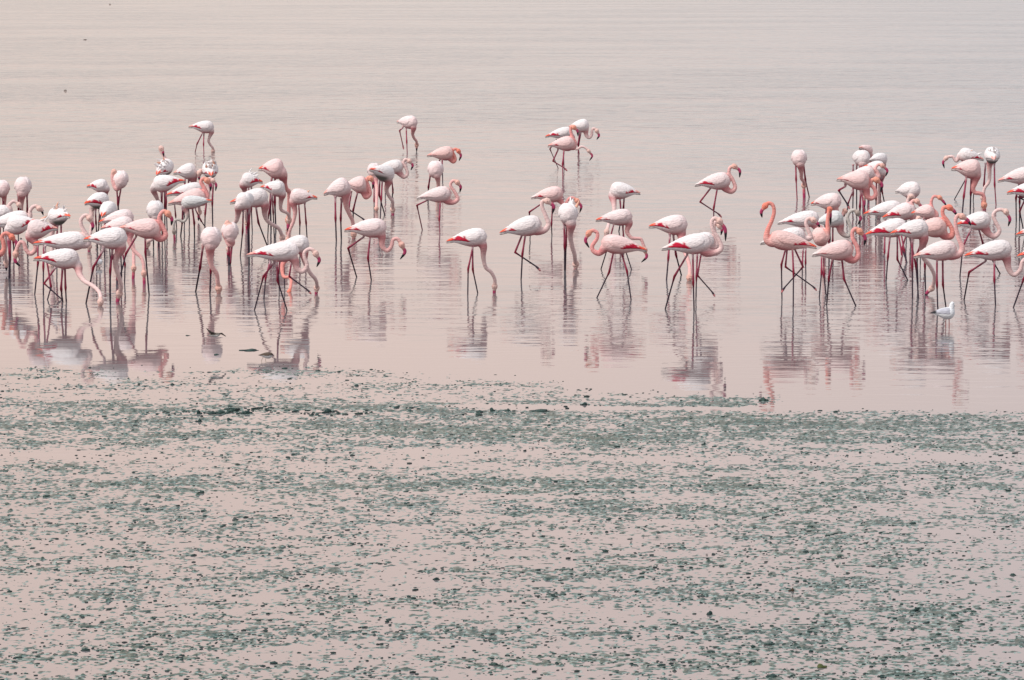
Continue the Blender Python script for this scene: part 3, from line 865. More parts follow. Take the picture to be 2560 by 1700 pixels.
FL('white flamingo with pink lined tail, topmost of the stack left of the preening bird', 568, P('B', 290, 285, 705, 270), 35, 0, P('B', 670, 330, 670, 420, 660, 520), P('B', 640, 760, 640, 830), col='w', red=0.8)
FL('front facing flamingo preening, black bill tip resting on its white breast, left background', 560, P('U', 365, 275, 350, 380), 42, -1, P('U', 345, 380, 325, 425, 300, 405, 283, 350, 280, 300, 290, 268), P('U', 296, 275, 305, 320, 302, 368), [P('U', 320, 420, 330, 560, 350, 730), P('U', 357, 420, 335, 545, 325, 730)], col='p', red=0, tip='w')
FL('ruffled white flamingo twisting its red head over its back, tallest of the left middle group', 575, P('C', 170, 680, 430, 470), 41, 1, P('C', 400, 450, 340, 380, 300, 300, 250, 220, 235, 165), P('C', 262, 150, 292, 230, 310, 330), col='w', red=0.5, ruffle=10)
FL('white rounded flamingo with rust patch, standing behind the ruffled red headed one', 560, P('C', 500, 650, 950, 600), 42, 0, P('C', 880, 700, 900, 850, 940, 1000, 980, 1200, 1000, 1330), P('C', 1010, 1410, 995, 1490), col='w', red=0.2, tip='p')
FL('grey white flamingo facing left with crimson flight feathers, neck bent down at left', 608, P('C', 720, 800, 95, 880), 44, 0, P('C', 160, 900, 110, 980, 150, 1080, 180, 1150, 200, 1250), P('C', 210, 1700, 210, 1900), [P('C', 260, 1020, 265, 1250, 270, 1500), P('C', 325, 1020, 330, 1280, 330, 1800)], col='w', red=0.9)
FL('round white flamingo rump behind the orange headed rosy bird, left flock centre', 622, P('U', 665, 555, 650, 640), 48, -1, P('U', 660, 680, 670, 760, 640, 850, 600, 880), P('D', 70, 850, 55, 950), [P('U', 700, 680, 690, 800, 684, 935), P('U', 645, 680, 640, 800, 640, 930)], col='w', red=0, tip='w')
FL('shaggy white flamingo with feathers sticking straight up and red tail patch, left middle', 562, P('C', 1240, 700, 1210, 530), 43, 1, P('C', 1100, 640, 1050, 600, 1020, 600), P('C', 1005, 640, 1000, 720, 1005, 795), [P('C', 1280, 850, 1260, 1240, 1268, 1650), P('C', 1190, 850, 1120, 1450, 1115, 1650)], col='w', red=0.5, ruffle=14)
FL('white backed flamingo with long orange tail behind the pink one, heads side by side', 580, P('C', 360, 1080, 1080, 940), 38, 0, P('C', 1050, 1030, 1150, 1080, 1190, 1020, 1180, 930, 1150, 850, 1165, 790, 1210, 750), P('C', 1270, 790, 1335, 880, 1325, 1000), [P('D', 600, 100, 620, 300, 640, 560), P('D', 1010, 190, 1120, 410, 1200, 530)], col='w', red=0.7)
FL('pink flamingo with white tail tip and rosy neck loop before the orange tailed one', 594, P('C', 395, 1250, 1160, 1090), 48, 0, P('C', 1010, 1190, 1100, 1200, 1160, 1100, 1110, 950, 1050, 860, 1040, 800, 1090, 755), P('C', 1155, 790, 1225, 880, 1225, 1000), [P('D', 950, 170, 985, 450, 990, 745), P('D', 760, 180, 750, 430, 720, 700)], col='s', red=0.15, tip='p')
FL('flamingo facing left under the pink one with S shaped peach neck and head in water', 600, P('C', 1250, 1190, 650, 1240), 34, 0, P('D', 790, 150, 845, 260, 820, 380, 760, 420, 680, 385, 610, 400, 585, 480), P('D', 590, 620, 600, 790), [P('D', 760, 150, 755, 430, 725, 700), P('D', 950, 150, 985, 450, 985, 745)], col='g', red=0)
FL('large blush flamingo bending down to the right, highest bird of the group left of centre', 572, P('E', 600, 330, 1100, 330), 52, 0, P('E', 1050, 420, 1085, 520, 1105, 640, 1150, 740, 1200, 820), P('E', 1185, 1330, 1180, 1450), col='s', red=0.5)
FL('tousled white flamingo with orange feather and two crimson patches, left of centre', 578, P('E', 680, 590, 255, 540), 39, 0, P('E', 300, 640, 320, 720, 340, 900, 350, 1200, 360, 1300), P('E', 370, 1380, 370, 1500), col='w', red=0.9, ruffle=4)
FL('blue white flamingo feeding to the right with kinked pale neck, left of centre', 601, P('E', 635, 690, 1120, 730), 41, 0, P('E', 1060, 830, 1045, 920, 1030, 1050, 1050, 1140, 1150, 1190, 1190, 1240), P('E', 1188, 1330, 1180, 1470), [P('E', 870, 870, 885, 1180, 900, 1540), P('E', 850, 870, 800, 1210, 785, 1540)], col='w', red=0.6)
FL('white flamingo with orange tail pointing right and golden neck hanging down, left of centre', 612, P('S', 760, 480, 515, 465), 41, 0, P('S', 545, 520, 562, 600, 548, 690, 518, 760, 505, 810), P('S', 500, 850, 500, 895), [P('S', 595, 540, 605, 700, 602, 890), P('S', 648, 540, 660, 700, 672, 890)], col='p', red=0.5, ruffle=1)
FL('bluish white flamingo breast to camera in front of the orange tailed feeder, neck slanting left', 645, P('E', 480, 880, 250, 1000), 44, -1, P('E', 220, 1050, 200, 1180, 170, 1330) + P('T', 790, 760, 760, 850, 740, 930), P('T', 735, 990, 730, 1035), [P('S', 100, 610, 95, 780, 75, 985), P('S', 150, 600, 140, 720, 150, 990)], col='w', red=0, tip='w')
FL('big grey white flamingo with orange tail tip feeding to the right, left centre group', 630, P('E', 40, 990, 790, 860), 48, 0, P('E', 720, 1040, 720, 1200, 760, 1330, 850, 1410, 960, 1470, 1020, 1540), P('S', 450, 830, 430, 900), [P('S', 215, 570, 235, 700, 300, 870), P('S', 160, 590, 150, 720, 155, 960)], col='w', red=0.3)
FL('white flamingo with orange and red wing striding right, U shaped neck, front left of centre', 778, P('S', 130, 990, 600, 950), 50, 0, P('S', 560, 1040, 580, 1110, 630, 1135, 668, 1080, 645, 1010, 650, 960, 690, 935, 720, 945), P('S', 745, 975, 778, 1035, 755, 1095), [P('S', 400, 1050, 405, 1215, 490, 1480), P('S', 380, 1050, 280, 1180, 200, 1480)], col='w', red=0.7, tip='p')
FL('pale flamingo just behind the U necked strider, thin neck reaching right to the water', 742, P('S', 420, 900, 690, 895), 48, 0, P('S', 640, 970, 650, 1050, 690, 1140, 740, 1200, 755, 1240), P('S', 755, 1280, 750, 1330), [P('S', 340, 1050, 300, 1190, 280, 1430), P('S', 530, 1050, 510, 1180, 680, 1305) + ['u']], col='w', red=0.2)
FL('flamingo hidden behind two white ones, only its orange neck dipping between their legs', 722, P('S', 330, 930, 530, 930), 40, 0, P('S', 500, 980, 450, 1080, 460, 1180, 520, 1190, 525, 1260), P('S', 508, 1320, 515, 1370), col='o', red=0)
FL('front facing white flamingo with pink neck hooked down in front, black bill on its breast', 662, P('T', 755, 770, 742, 870), 48, -1, P('T', 750, 900, 765, 940, 740, 950, 705, 880, 705, 790, 722, 745), P('T', 728, 765, 727, 820, 720, 872), [P('T', 770, 920, 750, 1120, 750, 1140), P('T', 740, 920, 735, 1040, 735, 1140)], col='p', red=0, tip='w')
FL('front facing pinkish flamingo feeding, crimson wing tip at its right side, left of centre', 734, P('T', 590, 835, 568, 925), 57, -1, P('T', 570, 960, 565, 1050, 580, 1150, 625, 1220, 635, 1290), P('T', 645, 1350, 645, 1400), [P('T', 500, 980, 475, 1160, 435, 1380), P('T', 600, 980, 572, 1190, 565, 1400), ], col='p', red=0.5, tip='w')
# ---- far birds
FL('lone flamingo far out at left with crimson wing patch, feeding with neck down', 382, P('Q', 330, 490, 995, 500), 32, 0, P('Q', 930, 620, 880, 750, 850, 860, 890, 950, 960, 1040), P('Q', 970, 1120, 960, 1160), [P('Q', 690, 660, 550, 940, 500, 1160), P('Q', 730, 660, 720, 960, 730, 1220)], col='w', red=0.7, tip='p', dark=0.2)
FL('lone flamingo far out in the centre, hind foot lifted and head touching the water', 381, P('R', 240, 260, 600, 270), 34, -1, P('R', 550, 380, 535, 480, 560, 560, 605, 620), P('R', 610, 685, 610, 730), [P('R', 415, 390, 425, 640, 435, 880), P('R', 350, 375, 290, 420, 355, 710) + ['u']], col='p', red=0, tip='p', dark=0.3)
FL('deep pink flamingo with orange looped neck, back row in the centre', 452, P('R', 805, 890, 1310, 830), 36, 0, P('R', 1230, 930, 1290, 1000, 1330, 960, 1310, 880, 1275, 810, 1330, 765), P('R', 1390, 800, 1435, 890, 1400, 990), [P('R', 1085, 940, 1090, 1160, 1095, 1370), P('R', 1060, 940, 965, 1100, 1000, 1350)], col='o', red=0.1, tip='p')
FL('round white flamingo breast to camera below the deep pink one, centre', 498, P('R', 945, 1060, 970, 1190), 44, -1, P('R', 990, 1260, 1010, 1360, 1015, 1440, 1010, 1560), P('R', 1010, 1660, 1010, 1700), [P('R', 860, 1280, 830, 1480, 825, 1640), P('R', 1000, 1280, 1000, 1480, 1000, 1650)], col='p', red=0, tip='w')
FL('flamingo with hind leg stretched back and pink S neck, right of the centre left pair', 580, P('K', 950, 530, 1290, 480), 41, 0, P('K', 1240, 550, 1300, 572, 1350, 540, 1320, 470, 1280, 410, 1290, 370, 1320, 360), P('K', 1345, 375, 1378, 420, 1370, 475), [P('K', 1180, 560, 1168, 740, 1175, 880), P('K', 1065, 545, 950, 600, 1000, 830)], col='p', red=0.05, tip='w', dark=0.3)
FL('flamingo with curved neck and mauve bill behind the dark bellied bird, centre left', 488, P('K', 560, 230, 820, 220), 36, 0, P('K', 770, 270, 820, 322, 858, 290, 840, 230, 820, 180, 840, 150), P('K', 875, 165, 908, 210, 890, 257), [P('K', 700, 290, 715, 480, 705, 530), P('K', 640, 290, 640, 420, 640, 520)], col='w', red=0)
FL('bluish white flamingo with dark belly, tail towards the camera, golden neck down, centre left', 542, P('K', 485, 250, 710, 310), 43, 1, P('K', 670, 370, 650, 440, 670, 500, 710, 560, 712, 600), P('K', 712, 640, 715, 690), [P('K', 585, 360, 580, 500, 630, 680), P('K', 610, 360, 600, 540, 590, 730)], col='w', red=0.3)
FL('cream flamingo mostly hidden behind the dark bellied one, neck straight down', 522, P('K', 535, 200, 525, 290), 36, -1, P('K', 540, 350, 558, 440, 555, 560), P('K', 552, 630, 555, 680), [P('K', 530, 340, 530, 560, 530, 660), P('K', 700, 340, 715, 450, 705, 530)], col='p', red=0, tip='w')
FL('pink flamingo with rosy neck loop, red bill, walking behind the round white feeder', 562, P('K', 240, 400, 465, 400), 44, 0, P('K', 430, 470, 450, 520, 490, 490, 480, 430, 460, 370, 470, 330), P('K', 498, 335, 522, 380, 515, 442), [P('K', 365, 485, 325, 650, 325, 760), P('K', 305, 485, 280, 640, 425, 735) + ['u']], col='s', red=0, tip='p')
FL('round white flamingo feeding left of the centre, two straight legs and faint pink neck', 600, P('K', 35, 490, 295, 400), 50, 0, P('K', 250, 530, 260, 620, 290, 690, 320, 760), P('K', 330, 880, 330, 930), [P('K', 150, 540, 152, 730, 160, 950), P('K', 210, 560, 203, 730, 209, 930)], col='p', red=0, tip='p')
FL('white flamingo with red tail striding right alone, hooked neck held low, centre left', 700, P('K', 240, 845, 655, 815), 49, 0, P('K', 605, 910, 610, 1000, 660, 1045, 700, 1000, 715, 940, 760, 930), P('K', 800, 985, 832, 1060, 785, 1130), [P('K', 490, 920, 470, 1120, 503, 1335), P('K', 430, 910, 275, 1020, 355, 1290)], col='p', red=0.45)
FL('white flamingo with orange tail and long crimson wing stripe, feeding alone in the centre', 735, P('L', 75, 755, 545, 690), 47, 0, P('L', 500, 820, 500, 930, 525, 1050, 590, 1110, 630, 1190), P('L', 630, 1270, 625, 1345), [P('L', 380, 810, 325, 1070, 320, 1370), P('L', 375, 810, 378, 1080, 435, 1350)], col='w', red=1)
FL('white flamingo with coral tail balancing on one leg, other leg crossed forward, centre right', 699, P('L', 690, 655, 1175, 540), 51, 0, P('L', 1110, 625, 1200, 625, 1250, 560, 1215, 450, 1175, 350, 1185, 290), P('L', 1235, 285, 1310, 350, 1295, 440), [P('L', 985, 670, 950, 900, 935, 1195), P('L', 950, 670, 865, 880, 1120, 1050) + ['u']], col='w', red=0.4)
FL('pinkish flamingo behind the crossed leg one, red neck arched over a white bird', 589, P('L', 1050, 250, 1420, 195), 40, 0, P('L', 1385, 285, 1440, 330, 1465, 300, 1490, 260, 1535, 252), P('L', 1580, 285, 1628, 350, 1610, 425), [P('L', 1300, 300, 1285, 560, 1290, 680), P('L', 1200, 300, 1030, 415, 1040, 640)], col='s', red=0.4, tip='w')
FL('front facing ruffled white flamingo right of centre, long pale neck down to the water', 676, P('L', 1450, 350, 1490, 480), 54, -1, P('L', 1510, 560, 1500, 680, 1520, 800, 1550, 900, 1555, 960), P('L', 1565, 1010, 1562, 1070), [P('L', 1432, 570, 1437, 810, 1437, 1090), P('L', 1465, 570, 1450, 800, 1445, 1080)], col='w', red=0, tip='w', ruffle=3)
FL('white flamingo at the back of the far trio, hooked neck held out to the right', 386, P('M', 720, 370, 1120, 340), 34, 0, P('M', 1050, 440, 1070, 540, 1120, 583, 1170, 530, 1180, 430, 1220, 400), P('M', 1270, 445, 1312, 540, 1268, 622), [P('M', 960, 480, 915, 720, 905, 850), P('M', 935, 480, 900, 720, 925, 905)], col='w', red=0, tip='p', dark=0)
FL('white backed flamingo with crimson wing patch, middle of the far trio, head held low', 424, P('M', 260, 560, 800, 460), 30, 0, P('M', 790, 560, 830, 700, 850, 800, 900, 800, 960, 760, 1030, 770), P('M', 1110, 840, 1180, 940, 1125, 1035), [P('M', 620, 600, 620, 900, 630, 1210), P('M', 480, 640, 350, 800, 500, 1150)], col='w', red=0.8, dark=0.5)
FL('pink flamingo in front of the far trio, orange neck raised and one foot lifted', 450, P('M', 310, 740, 860, 680), 38, 0, P('M', 800, 760, 840, 680, 790, 560, 755, 450, 770, 370), P('M', 820, 375, 890, 450, 902, 555), [P('M', 630, 820, 600, 1100, 605, 1440), P('M', 510, 820, 410, 1040, 640, 1180) + ['u']], col='s', red=0.3, tip='p', dark=0.2)
# ---- right of centre
FL('white flamingo facing left with dark tail tip, back row right of centre', 578, P('N', 630, 325, 330, 290), 44, 0, P('N', 360, 350, 372, 430, 370, 520, 330, 600, 315, 650), P('N', 300, 700, 300, 740), [P('N', 430, 370, 445, 560, 420, 700), P('N', 472, 370, 465, 470, 462, 690)], col='w', red=0.6, tip='p')
FL('white flamingo with orange rump spot behind the left facing one, head low at right', 674, P('N', 195, 590, 555, 550), 42, 0, P('N', 520, 620, 500, 700, 540, 760, 590, 768, 635, 775, 660, 830), P('N', 675, 880, 692, 950, 640, 1003), [P('N', 370, 630, 310, 860, 245, 1070), P('N', 455, 630, 480, 870, 545, 1075)], col='p', red=0.3, tip='o')
FL('flamingo striding left with S shaped salmon neck and long crimson wing stripe, right of centre', 747, P('N', 690, 885, 245, 800), 48, 0, P('N', 290, 850, 230, 912, 170, 890, 160, 840, 205, 770, 208, 715, 165, 690), P('N', 125, 715, 93, 790, 130, 862), [P('N', 370, 890, 325, 1100, 205, 1350), P('N', 440, 890, 500, 1090, 540, 1370)], col='s', red=0.95)
FL('cream flamingo with red and orange tail feathers feeding, right of centre', 695, P('N', 715, 650, 1095, 630), 51, 0, P('N', 1030, 720, 1050, 850, 1090, 960, 1115, 1060), P('N', 1112, 1150, 1110, 1215), [P('N', 920, 750, 905, 960, 885, 1200), P('N', 955, 750, 980, 930, 1030, 1120)], col='p', red=0.7)
FL('large white flamingo with crimson wing bar striding right, thick pale S neck, right of centre', 778, P('N', 840, 870, 1330, 800), 52, 0, P('N', 1270, 900, 1370, 905, 1425, 860, 1400, 780, 1345, 690, 1330, 610, 1360, 570), P('N', 1405, 595, 1462, 680, 1466, 795), [P('N', 1145, 930, 1150, 1200, 1157, 1480), P('N', 1090, 930, 965, 1140, 875, 1460)], col='w', red=1, tip='w')
FL('bluish white flamingo tucked behind the large one with the crimson bar, leg stretched forward', 752, P('N', 1050, 810, 1365, 790), 46, 0, P('N', 1320, 860, 1370, 850, 1370, 760, 1350, 650, 1375, 600), P('N', 1405, 640, 1430, 680, 1420, 738), [P('N', 1190, 900, 1180, 1150, 1175, 1385), P('N', 1230, 900, 1190, 1130, 1340, 1300) + ['u']], col='w', red=0)
FL('lone white flamingo walking right with S neck and lifted leg, between centre and right flock', 552, P('N', 1165, 245, 1520, 190), 44, 0, P('N', 1460, 270, 1520, 308, 1560, 270, 1535, 190, 1500, 130, 1510, 75), P('N', 1550, 60, 1605, 105, 1603, 172), [P('N', 1385, 275, 1350, 470, 1350, 600), P('N', 1320, 275, 1215, 410, 1400, 530) + ['u']], col='p', red=0.7, tip='w', dark=0.7)
# ---- right flock
FL('round pinkish flamingo facing the camera alone at the back, left of the right flock', 497, P('O', 408, 125, 425, 180), 43, -1, P('O', 430, 220, 440, 290, 440, 340, 460, 370), P('O', 462, 400, 465, 510), [P('O', 390, 215, 393, 350, 402, 535), P('O', 460, 215, 475, 350, 505, 485)], col='p', red=0, tip='w', dark=0.2)
FL('salmon necked flamingo with neck raised high facing left, red tail, front of the right flock', 764, P('O', 575, 955, 150, 870), 49, 0, P('O', 230, 900, 170, 912, 130, 880, 140, 800, 175, 720, 197, 640, 185, 580, 150, 562), P('O', 118, 585, 83, 640, 90, 692), [P('O', 360, 960, 370, 1180, 367, 1490), P('O', 375, 960, 455, 1130, 285, 1320) + ['u']], col='o', red=0.6)
FL('white flamingo behind the raised salmon neck, foot stretched forward over the water', 750, P('O', 75, 920, 480, 840), 47, 0, P('O', 440, 880, 520, 870, 500, 800, 480, 740, 500, 700), P('O', 545, 710, 585, 745, 605, 778), [P('O', 305, 950, 262, 1110, 267, 1420), P('O', 315, 950, 298, 1130, 550, 1310) + ['u']], col='w', red=0.2, tip='w')
FL('white flamingo with dark tail tip and crimson rump, mid left of the right flock', 686, P('O', 230, 740, 600, 690), 42, 0, P('O', 570, 770, 620, 790, 640, 860), P('O', 640, 1150, 640, 1200), [P('J2', 690, 170, 672, 480, 672, 690), P('J2', 740, 170, 737, 450, 742, 690)], col='w', red=0.5, tip='w')
FL('grey white flamingo with sooty curled neck and head behind the yellow necked bird', 640, P('O', 560, 740, 815, 690), 43, 0, P('O', 780, 740, 795, 820, 850, 855, 885, 800, 852, 700, 868, 645, 905, 625), P('O', 940, 645, 968, 700, 942, 757), col='g', red=0, tip='w')
FL('salmon flamingo facing the camera with yellowish neck upright and black tipped bill', 735, P('J', 985, 940, 1060, 1080), 47, -1, P('J', 1120, 1050, 1165, 900, 1165, 750, 1180, 600, 1190, 520), P('J', 1212, 478, 1222, 600, 1228, 800), [P('O', 620, 1030, 620, 1180, 600, 1400), P('O', 640, 1030, 640, 1200, 660, 1380)], col='o', red=0, tip='w')
FL('cream flamingo walking right, peach neck loop and purple bill, front left of the right flock', 765, P('O', 535, 1025, 905, 965), 52, 0, P('O', 840, 1030, 900, 1072, 947, 1030, 935, 950, 900, 880, 895, 820, 922, 790), P('O', 958, 812, 1008, 870, 1000, 942), [P('O', 720, 1050, 685, 1230, 665, 1470), P('O', 800, 1050, 820, 1240, 925, 1480)], col='s', red=0.2, tip='w')
FL('rounded white flamingo with orange rump patch and dark tail, upper left of the right flock', 600, P('O', 525, 570, 790, 540), 44, -1, P('J', 1320, 450, 1380, 600, 1440, 620, 1480, 560), P('F', 415, 1370, 400, 1430, 390, 1510), col='p', red=0.3)
FL('white round flamingo standing left in the back cluster of the right flock', 520, P('F', 560, 340, 830, 370), 42, -1, P('F', 760, 500, 780, 700, 780, 900), P('F', 790, 1100, 790, 1250), [P('F', 570, 520, 570, 1060, 565, 1330), P('F', 640, 500, 640, 900, 640, 1300)], col='w', red=0, tip='p')
FL('pink backed flamingo farthest behind in the back cluster of the right flock', 505, P('F', 690, 150, 900, 250), 30, 1, P('F', 900, 300, 920, 420, 900, 600), P('F', 880, 900, 880, 1100), col='s', red=0, tip='p')
FL('white flamingo with rounded back at the right side of the back cluster', 530, P('F', 900, 390, 1200, 380), 33, 1, P('F', 1150, 500, 1130, 700, 1100, 900), P('F', 1090, 1200, 1090, 1300), [P('F', 1030, 500, 1020, 1100, 1020, 1400), P('F', 1090, 500, 1100, 1100, 1100, 1350)], col='w', red=0, tip='w')
FL('bluish white flamingo with two crimson spots in the back cluster of the right flock', 541, P('F', 780, 520, 1185, 580), 40, 0, P('F', 1130, 660, 1120, 800, 1080, 900), P('F', 1060, 1300, 1060, 1400), [P('F', 1120, 700, 1140, 1020, 1200, 1300), P('F', 1030, 700, 1020, 1150, 1020, 1400)], col='w', red=0.5)
FL('white flamingo with arched pink neck and purple bill just behind the pink strider', 552, P('F', 480, 700, 1000, 640), 38, 0, P('F', 960, 700, 1070, 720, 1050, 640, 1010, 560, 1060, 485), P('F', 1140, 495, 1240, 600, 1208, 715), [P('F', 560, 1020, 470, 1250, 440, 1560), P('F', 740, 1000, 780, 1400, 785, 1600)], col='p', red=0.1)
FL('pink flamingo striding right with ring shaped neck and bent hind leg, back of right flock', 566, P('F', 250, 770, 900, 800), 50, 0, P('F', 810, 950, 850, 1100, 930, 1145, 1010, 1080, 990, 960, 920, 870, 940, 790), P('F', 1025, 775, 1135, 880, 1105, 1025), [P('F', 720, 1030, 705, 1300, 705, 1690), P('F', 420, 910, 285, 985, 460, 1260) + ['u']], col='s', red=0.15, tip='p')
FL('round white flamingo rump without visible head, above the right crowd of necks', 590, P('P', 345, 450, 545, 430), 43, -1, P('P', 480, 500, 490, 540), P('P', 490, 800, 490, 830), col='w', red=0, tip='w')
FL('white flamingo with long orange pink tail, uppermost of three overlapping backs in the right flock', 638, P('G', 150, 590, 900, 450), 42, 0, P('G', 850, 520, 950, 480, 1000, 380, 1020, 300), P('G', 1075, 235, 1130, 262, 1180, 315), [P('P', 255, 700, 248, 980, 240, 1050), P('P', 350, 700, 400, 1000, 420, 1050)], col='w', red=0.4)
FL('cream flamingo with vermilion tail and arched golden neck over its own back, right flock', 652, P('G', 520, 660, 1180, 480), 44, 0, P('G', 1110, 660, 1140, 570, 1070, 470, 1070, 380, 1130, 325), P('G', 1195, 335, 1295, 480, 1230, 645), [P('P', 380, 750, 420, 960, 450, 1100), P('P', 460, 750, 400, 950, 460, 1110)], col='p', red=0.8)
FL('pinkish flamingo whose tall curved neck stands between two backs, head turned right', 664, P('P', 480, 640, 690, 620), 38, 0, P('P', 690, 680, 700, 640, 668, 600, 655, 540, 680, 490), P('P', 728, 500, 765, 540, 788, 575), [P('P', 590, 700, 590, 950, 600, 1100), P('P', 610, 700, 560, 950, 560, 1080)], col='s', red=0)
FL('white flamingo with crimson wing and red tail, leftmost in the right crowd front tier', 702, P('G', 175, 1000, 1000, 800), 47, 0, P('P', 420, 790, 520, 760, 560, 700), P('P', 540, 680, 560, 720, 580, 760), [P('P', 295, 850, 278, 1020, 262, 1230), P('P', 360, 850, 360, 1040, 450, 1220)], col='w', red=1)
FL('bluish white flamingo with fiery tail in the right crowd, peach neck down to the water', 745, P('G', 680, 970, 1420, 850), 50, 0, P('P', 590, 860, 575, 950, 590, 1030, 640, 1090, 680, 1170, 680, 1230), P('P', 662, 1290, 620, 1330), [P('P', 490, 860, 490, 1100, 492, 1380), P('P', 470, 860, 520, 1080, 545, 1380)], col='w', red=0.7)
FL('flamingo with bright orange neck raised behind the grey headed one, right flock', 724, P('P', 480, 790, 795, 750), 51, 0, P('P', 770, 830, 825, 840, 840, 790, 800, 710, 757, 650, 762, 590), P('P', 812, 585, 855, 620, 882, 665), [P('P', 600, 860, 600, 1100, 605, 1300), P('P', 580, 860, 530, 1000, 540, 1270)], col='o', red=0)
FL('cream flamingo above the gull with pale upright neck and magenta bill pointing right', 771, P('P', 500, 1015, 880, 940), 51, 0, P('P', 820, 1000, 895, 995, 925, 940, 892, 850, 870, 760, 868, 690, 890, 655), P('P', 922, 665, 975, 700, 1000, 745), [P('P', 705, 1030, 705, 1260, 712, 1470), P('P', 755, 1030, 757, 1260, 782, 1450)], col='p', red=0.3, tip='p')
FL('grey white flamingo walking right, hooked thin neck, dark tail hidden by the magenta bill', 690, P('P', 870, 740, 1175, 690), 47, 0, P('P', 1120, 760, 1160, 820, 1210, 838, 1250, 790, 1220, 720, 1195, 660, 1215, 620, 1260, 605), P('P', 1305, 622, 1340, 690, 1325, 752), [P('P', 1000, 780, 930, 930, 905, 1190), P('P', 1070, 780, 1105, 900, 1255, 1165)], col='w', red=0.9)
FL('white flamingo with crimson rump bands striding right at the right edge, neck swung low', 757, P('P', 945, 1010, 1360, 940), 52, 0, P('P', 1310, 1030, 1330, 1120, 1375, 1175, 1430, 1130, 1450, 1060, 1500, 1030), P('P', 1560, 1070, 1600, 1130, 1575, 1200), [P('P', 1205, 1055, 1205, 1220, 1215, 1440), P('P', 1130, 1055, 985, 1150, 945, 1370)], col='w', red=0.6)
FL('tall blush flamingo feeding with red bent neck, back row right', 526, P('I', 275, 510, 800, 520), 50, 0, P('I', 720, 640, 690, 760, 660, 860, 690, 935, 770, 950, 840, 980, 860, 1060), P('I', 855, 1150, 865, 1250), [P('I', 540, 680, 495, 1010, 470, 1290), P('I', 630, 680, 620, 950, 610, 1240)], col='s', red=0.2)
FL('ruffled flamingo facing left behind the tall blush feeder, thin neck and black bill at left', 503, P('I', 850, 350, 400, 240), 37, 0, P('I', 430, 280, 370, 370, 335, 350, 300, 300, 240, 295), P('I', 180, 320, 127, 400, 150, 505), [P('I', 560, 450, 540, 680, 400, 930), P('I', 640, 450, 690, 700, 665, 1040)], col='w', red=0.7, tip='p', ruffle=2)
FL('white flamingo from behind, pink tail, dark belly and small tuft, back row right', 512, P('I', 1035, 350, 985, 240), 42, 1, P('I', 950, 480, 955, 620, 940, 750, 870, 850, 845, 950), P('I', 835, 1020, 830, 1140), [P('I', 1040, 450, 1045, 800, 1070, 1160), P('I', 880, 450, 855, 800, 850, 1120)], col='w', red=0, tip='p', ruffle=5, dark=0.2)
FL('pale flamingo leaving the frame at right, upper of the right edge birds, pink tail tip', 557, P('P', 1235, 355, 1570, 290), 44, 0, P('P', 1530, 350, 1560, 420, 1600, 440, 1590, 360), P('P', 1620, 350, 1650, 390, 1640, 430), [P('I', 1480, 780, 1425, 1030, 1430, 1450), P('I', 1500, 780, 1490, 1100, 1490, 1450)], col='p', red=0.4, tip='p')
FL('flamingo at the right edge showing a sharp red tail and one bent leg', 600, P('P', 1315, 460, 1650, 420), 44, 0, P('P', 1600, 480, 1650, 520, 1680, 480, 1660, 400), P('P', 1700, 390, 1720, 430, 1715, 470), [P('P', 1480, 500, 1425, 620, 1455, 770), P('P', 1510, 500, 1405, 495, 1500, 540) + ['u']], col='w', red=0.8)
FL('flamingo outside the right edge, only its coral tail tip beside the hooked thin neck', 682, P('P', 1395, 825, 1750, 760), 50, 0, P('P', 1700, 840, 1760, 900, 1800, 860), P('P', 1830, 880, 1850, 930, 1840, 980), None, col='w', red=0.6)
FL('flamingo outside the right edge, its red tail and dark slanting shin in view', 769, P('P', 1405, 1012, 1770, 950), 52, 0, P('P', 1720, 1030, 1780, 1080, 1820, 1040), P('P', 1850, 1060, 1870, 1110, 1860, 1160), [P('P', 1530, 1060, 1460, 1210, 1370, 1460), P('P', 1650, 1060, 1650, 1250, 1660, 1470)], col='w', red=0.7)

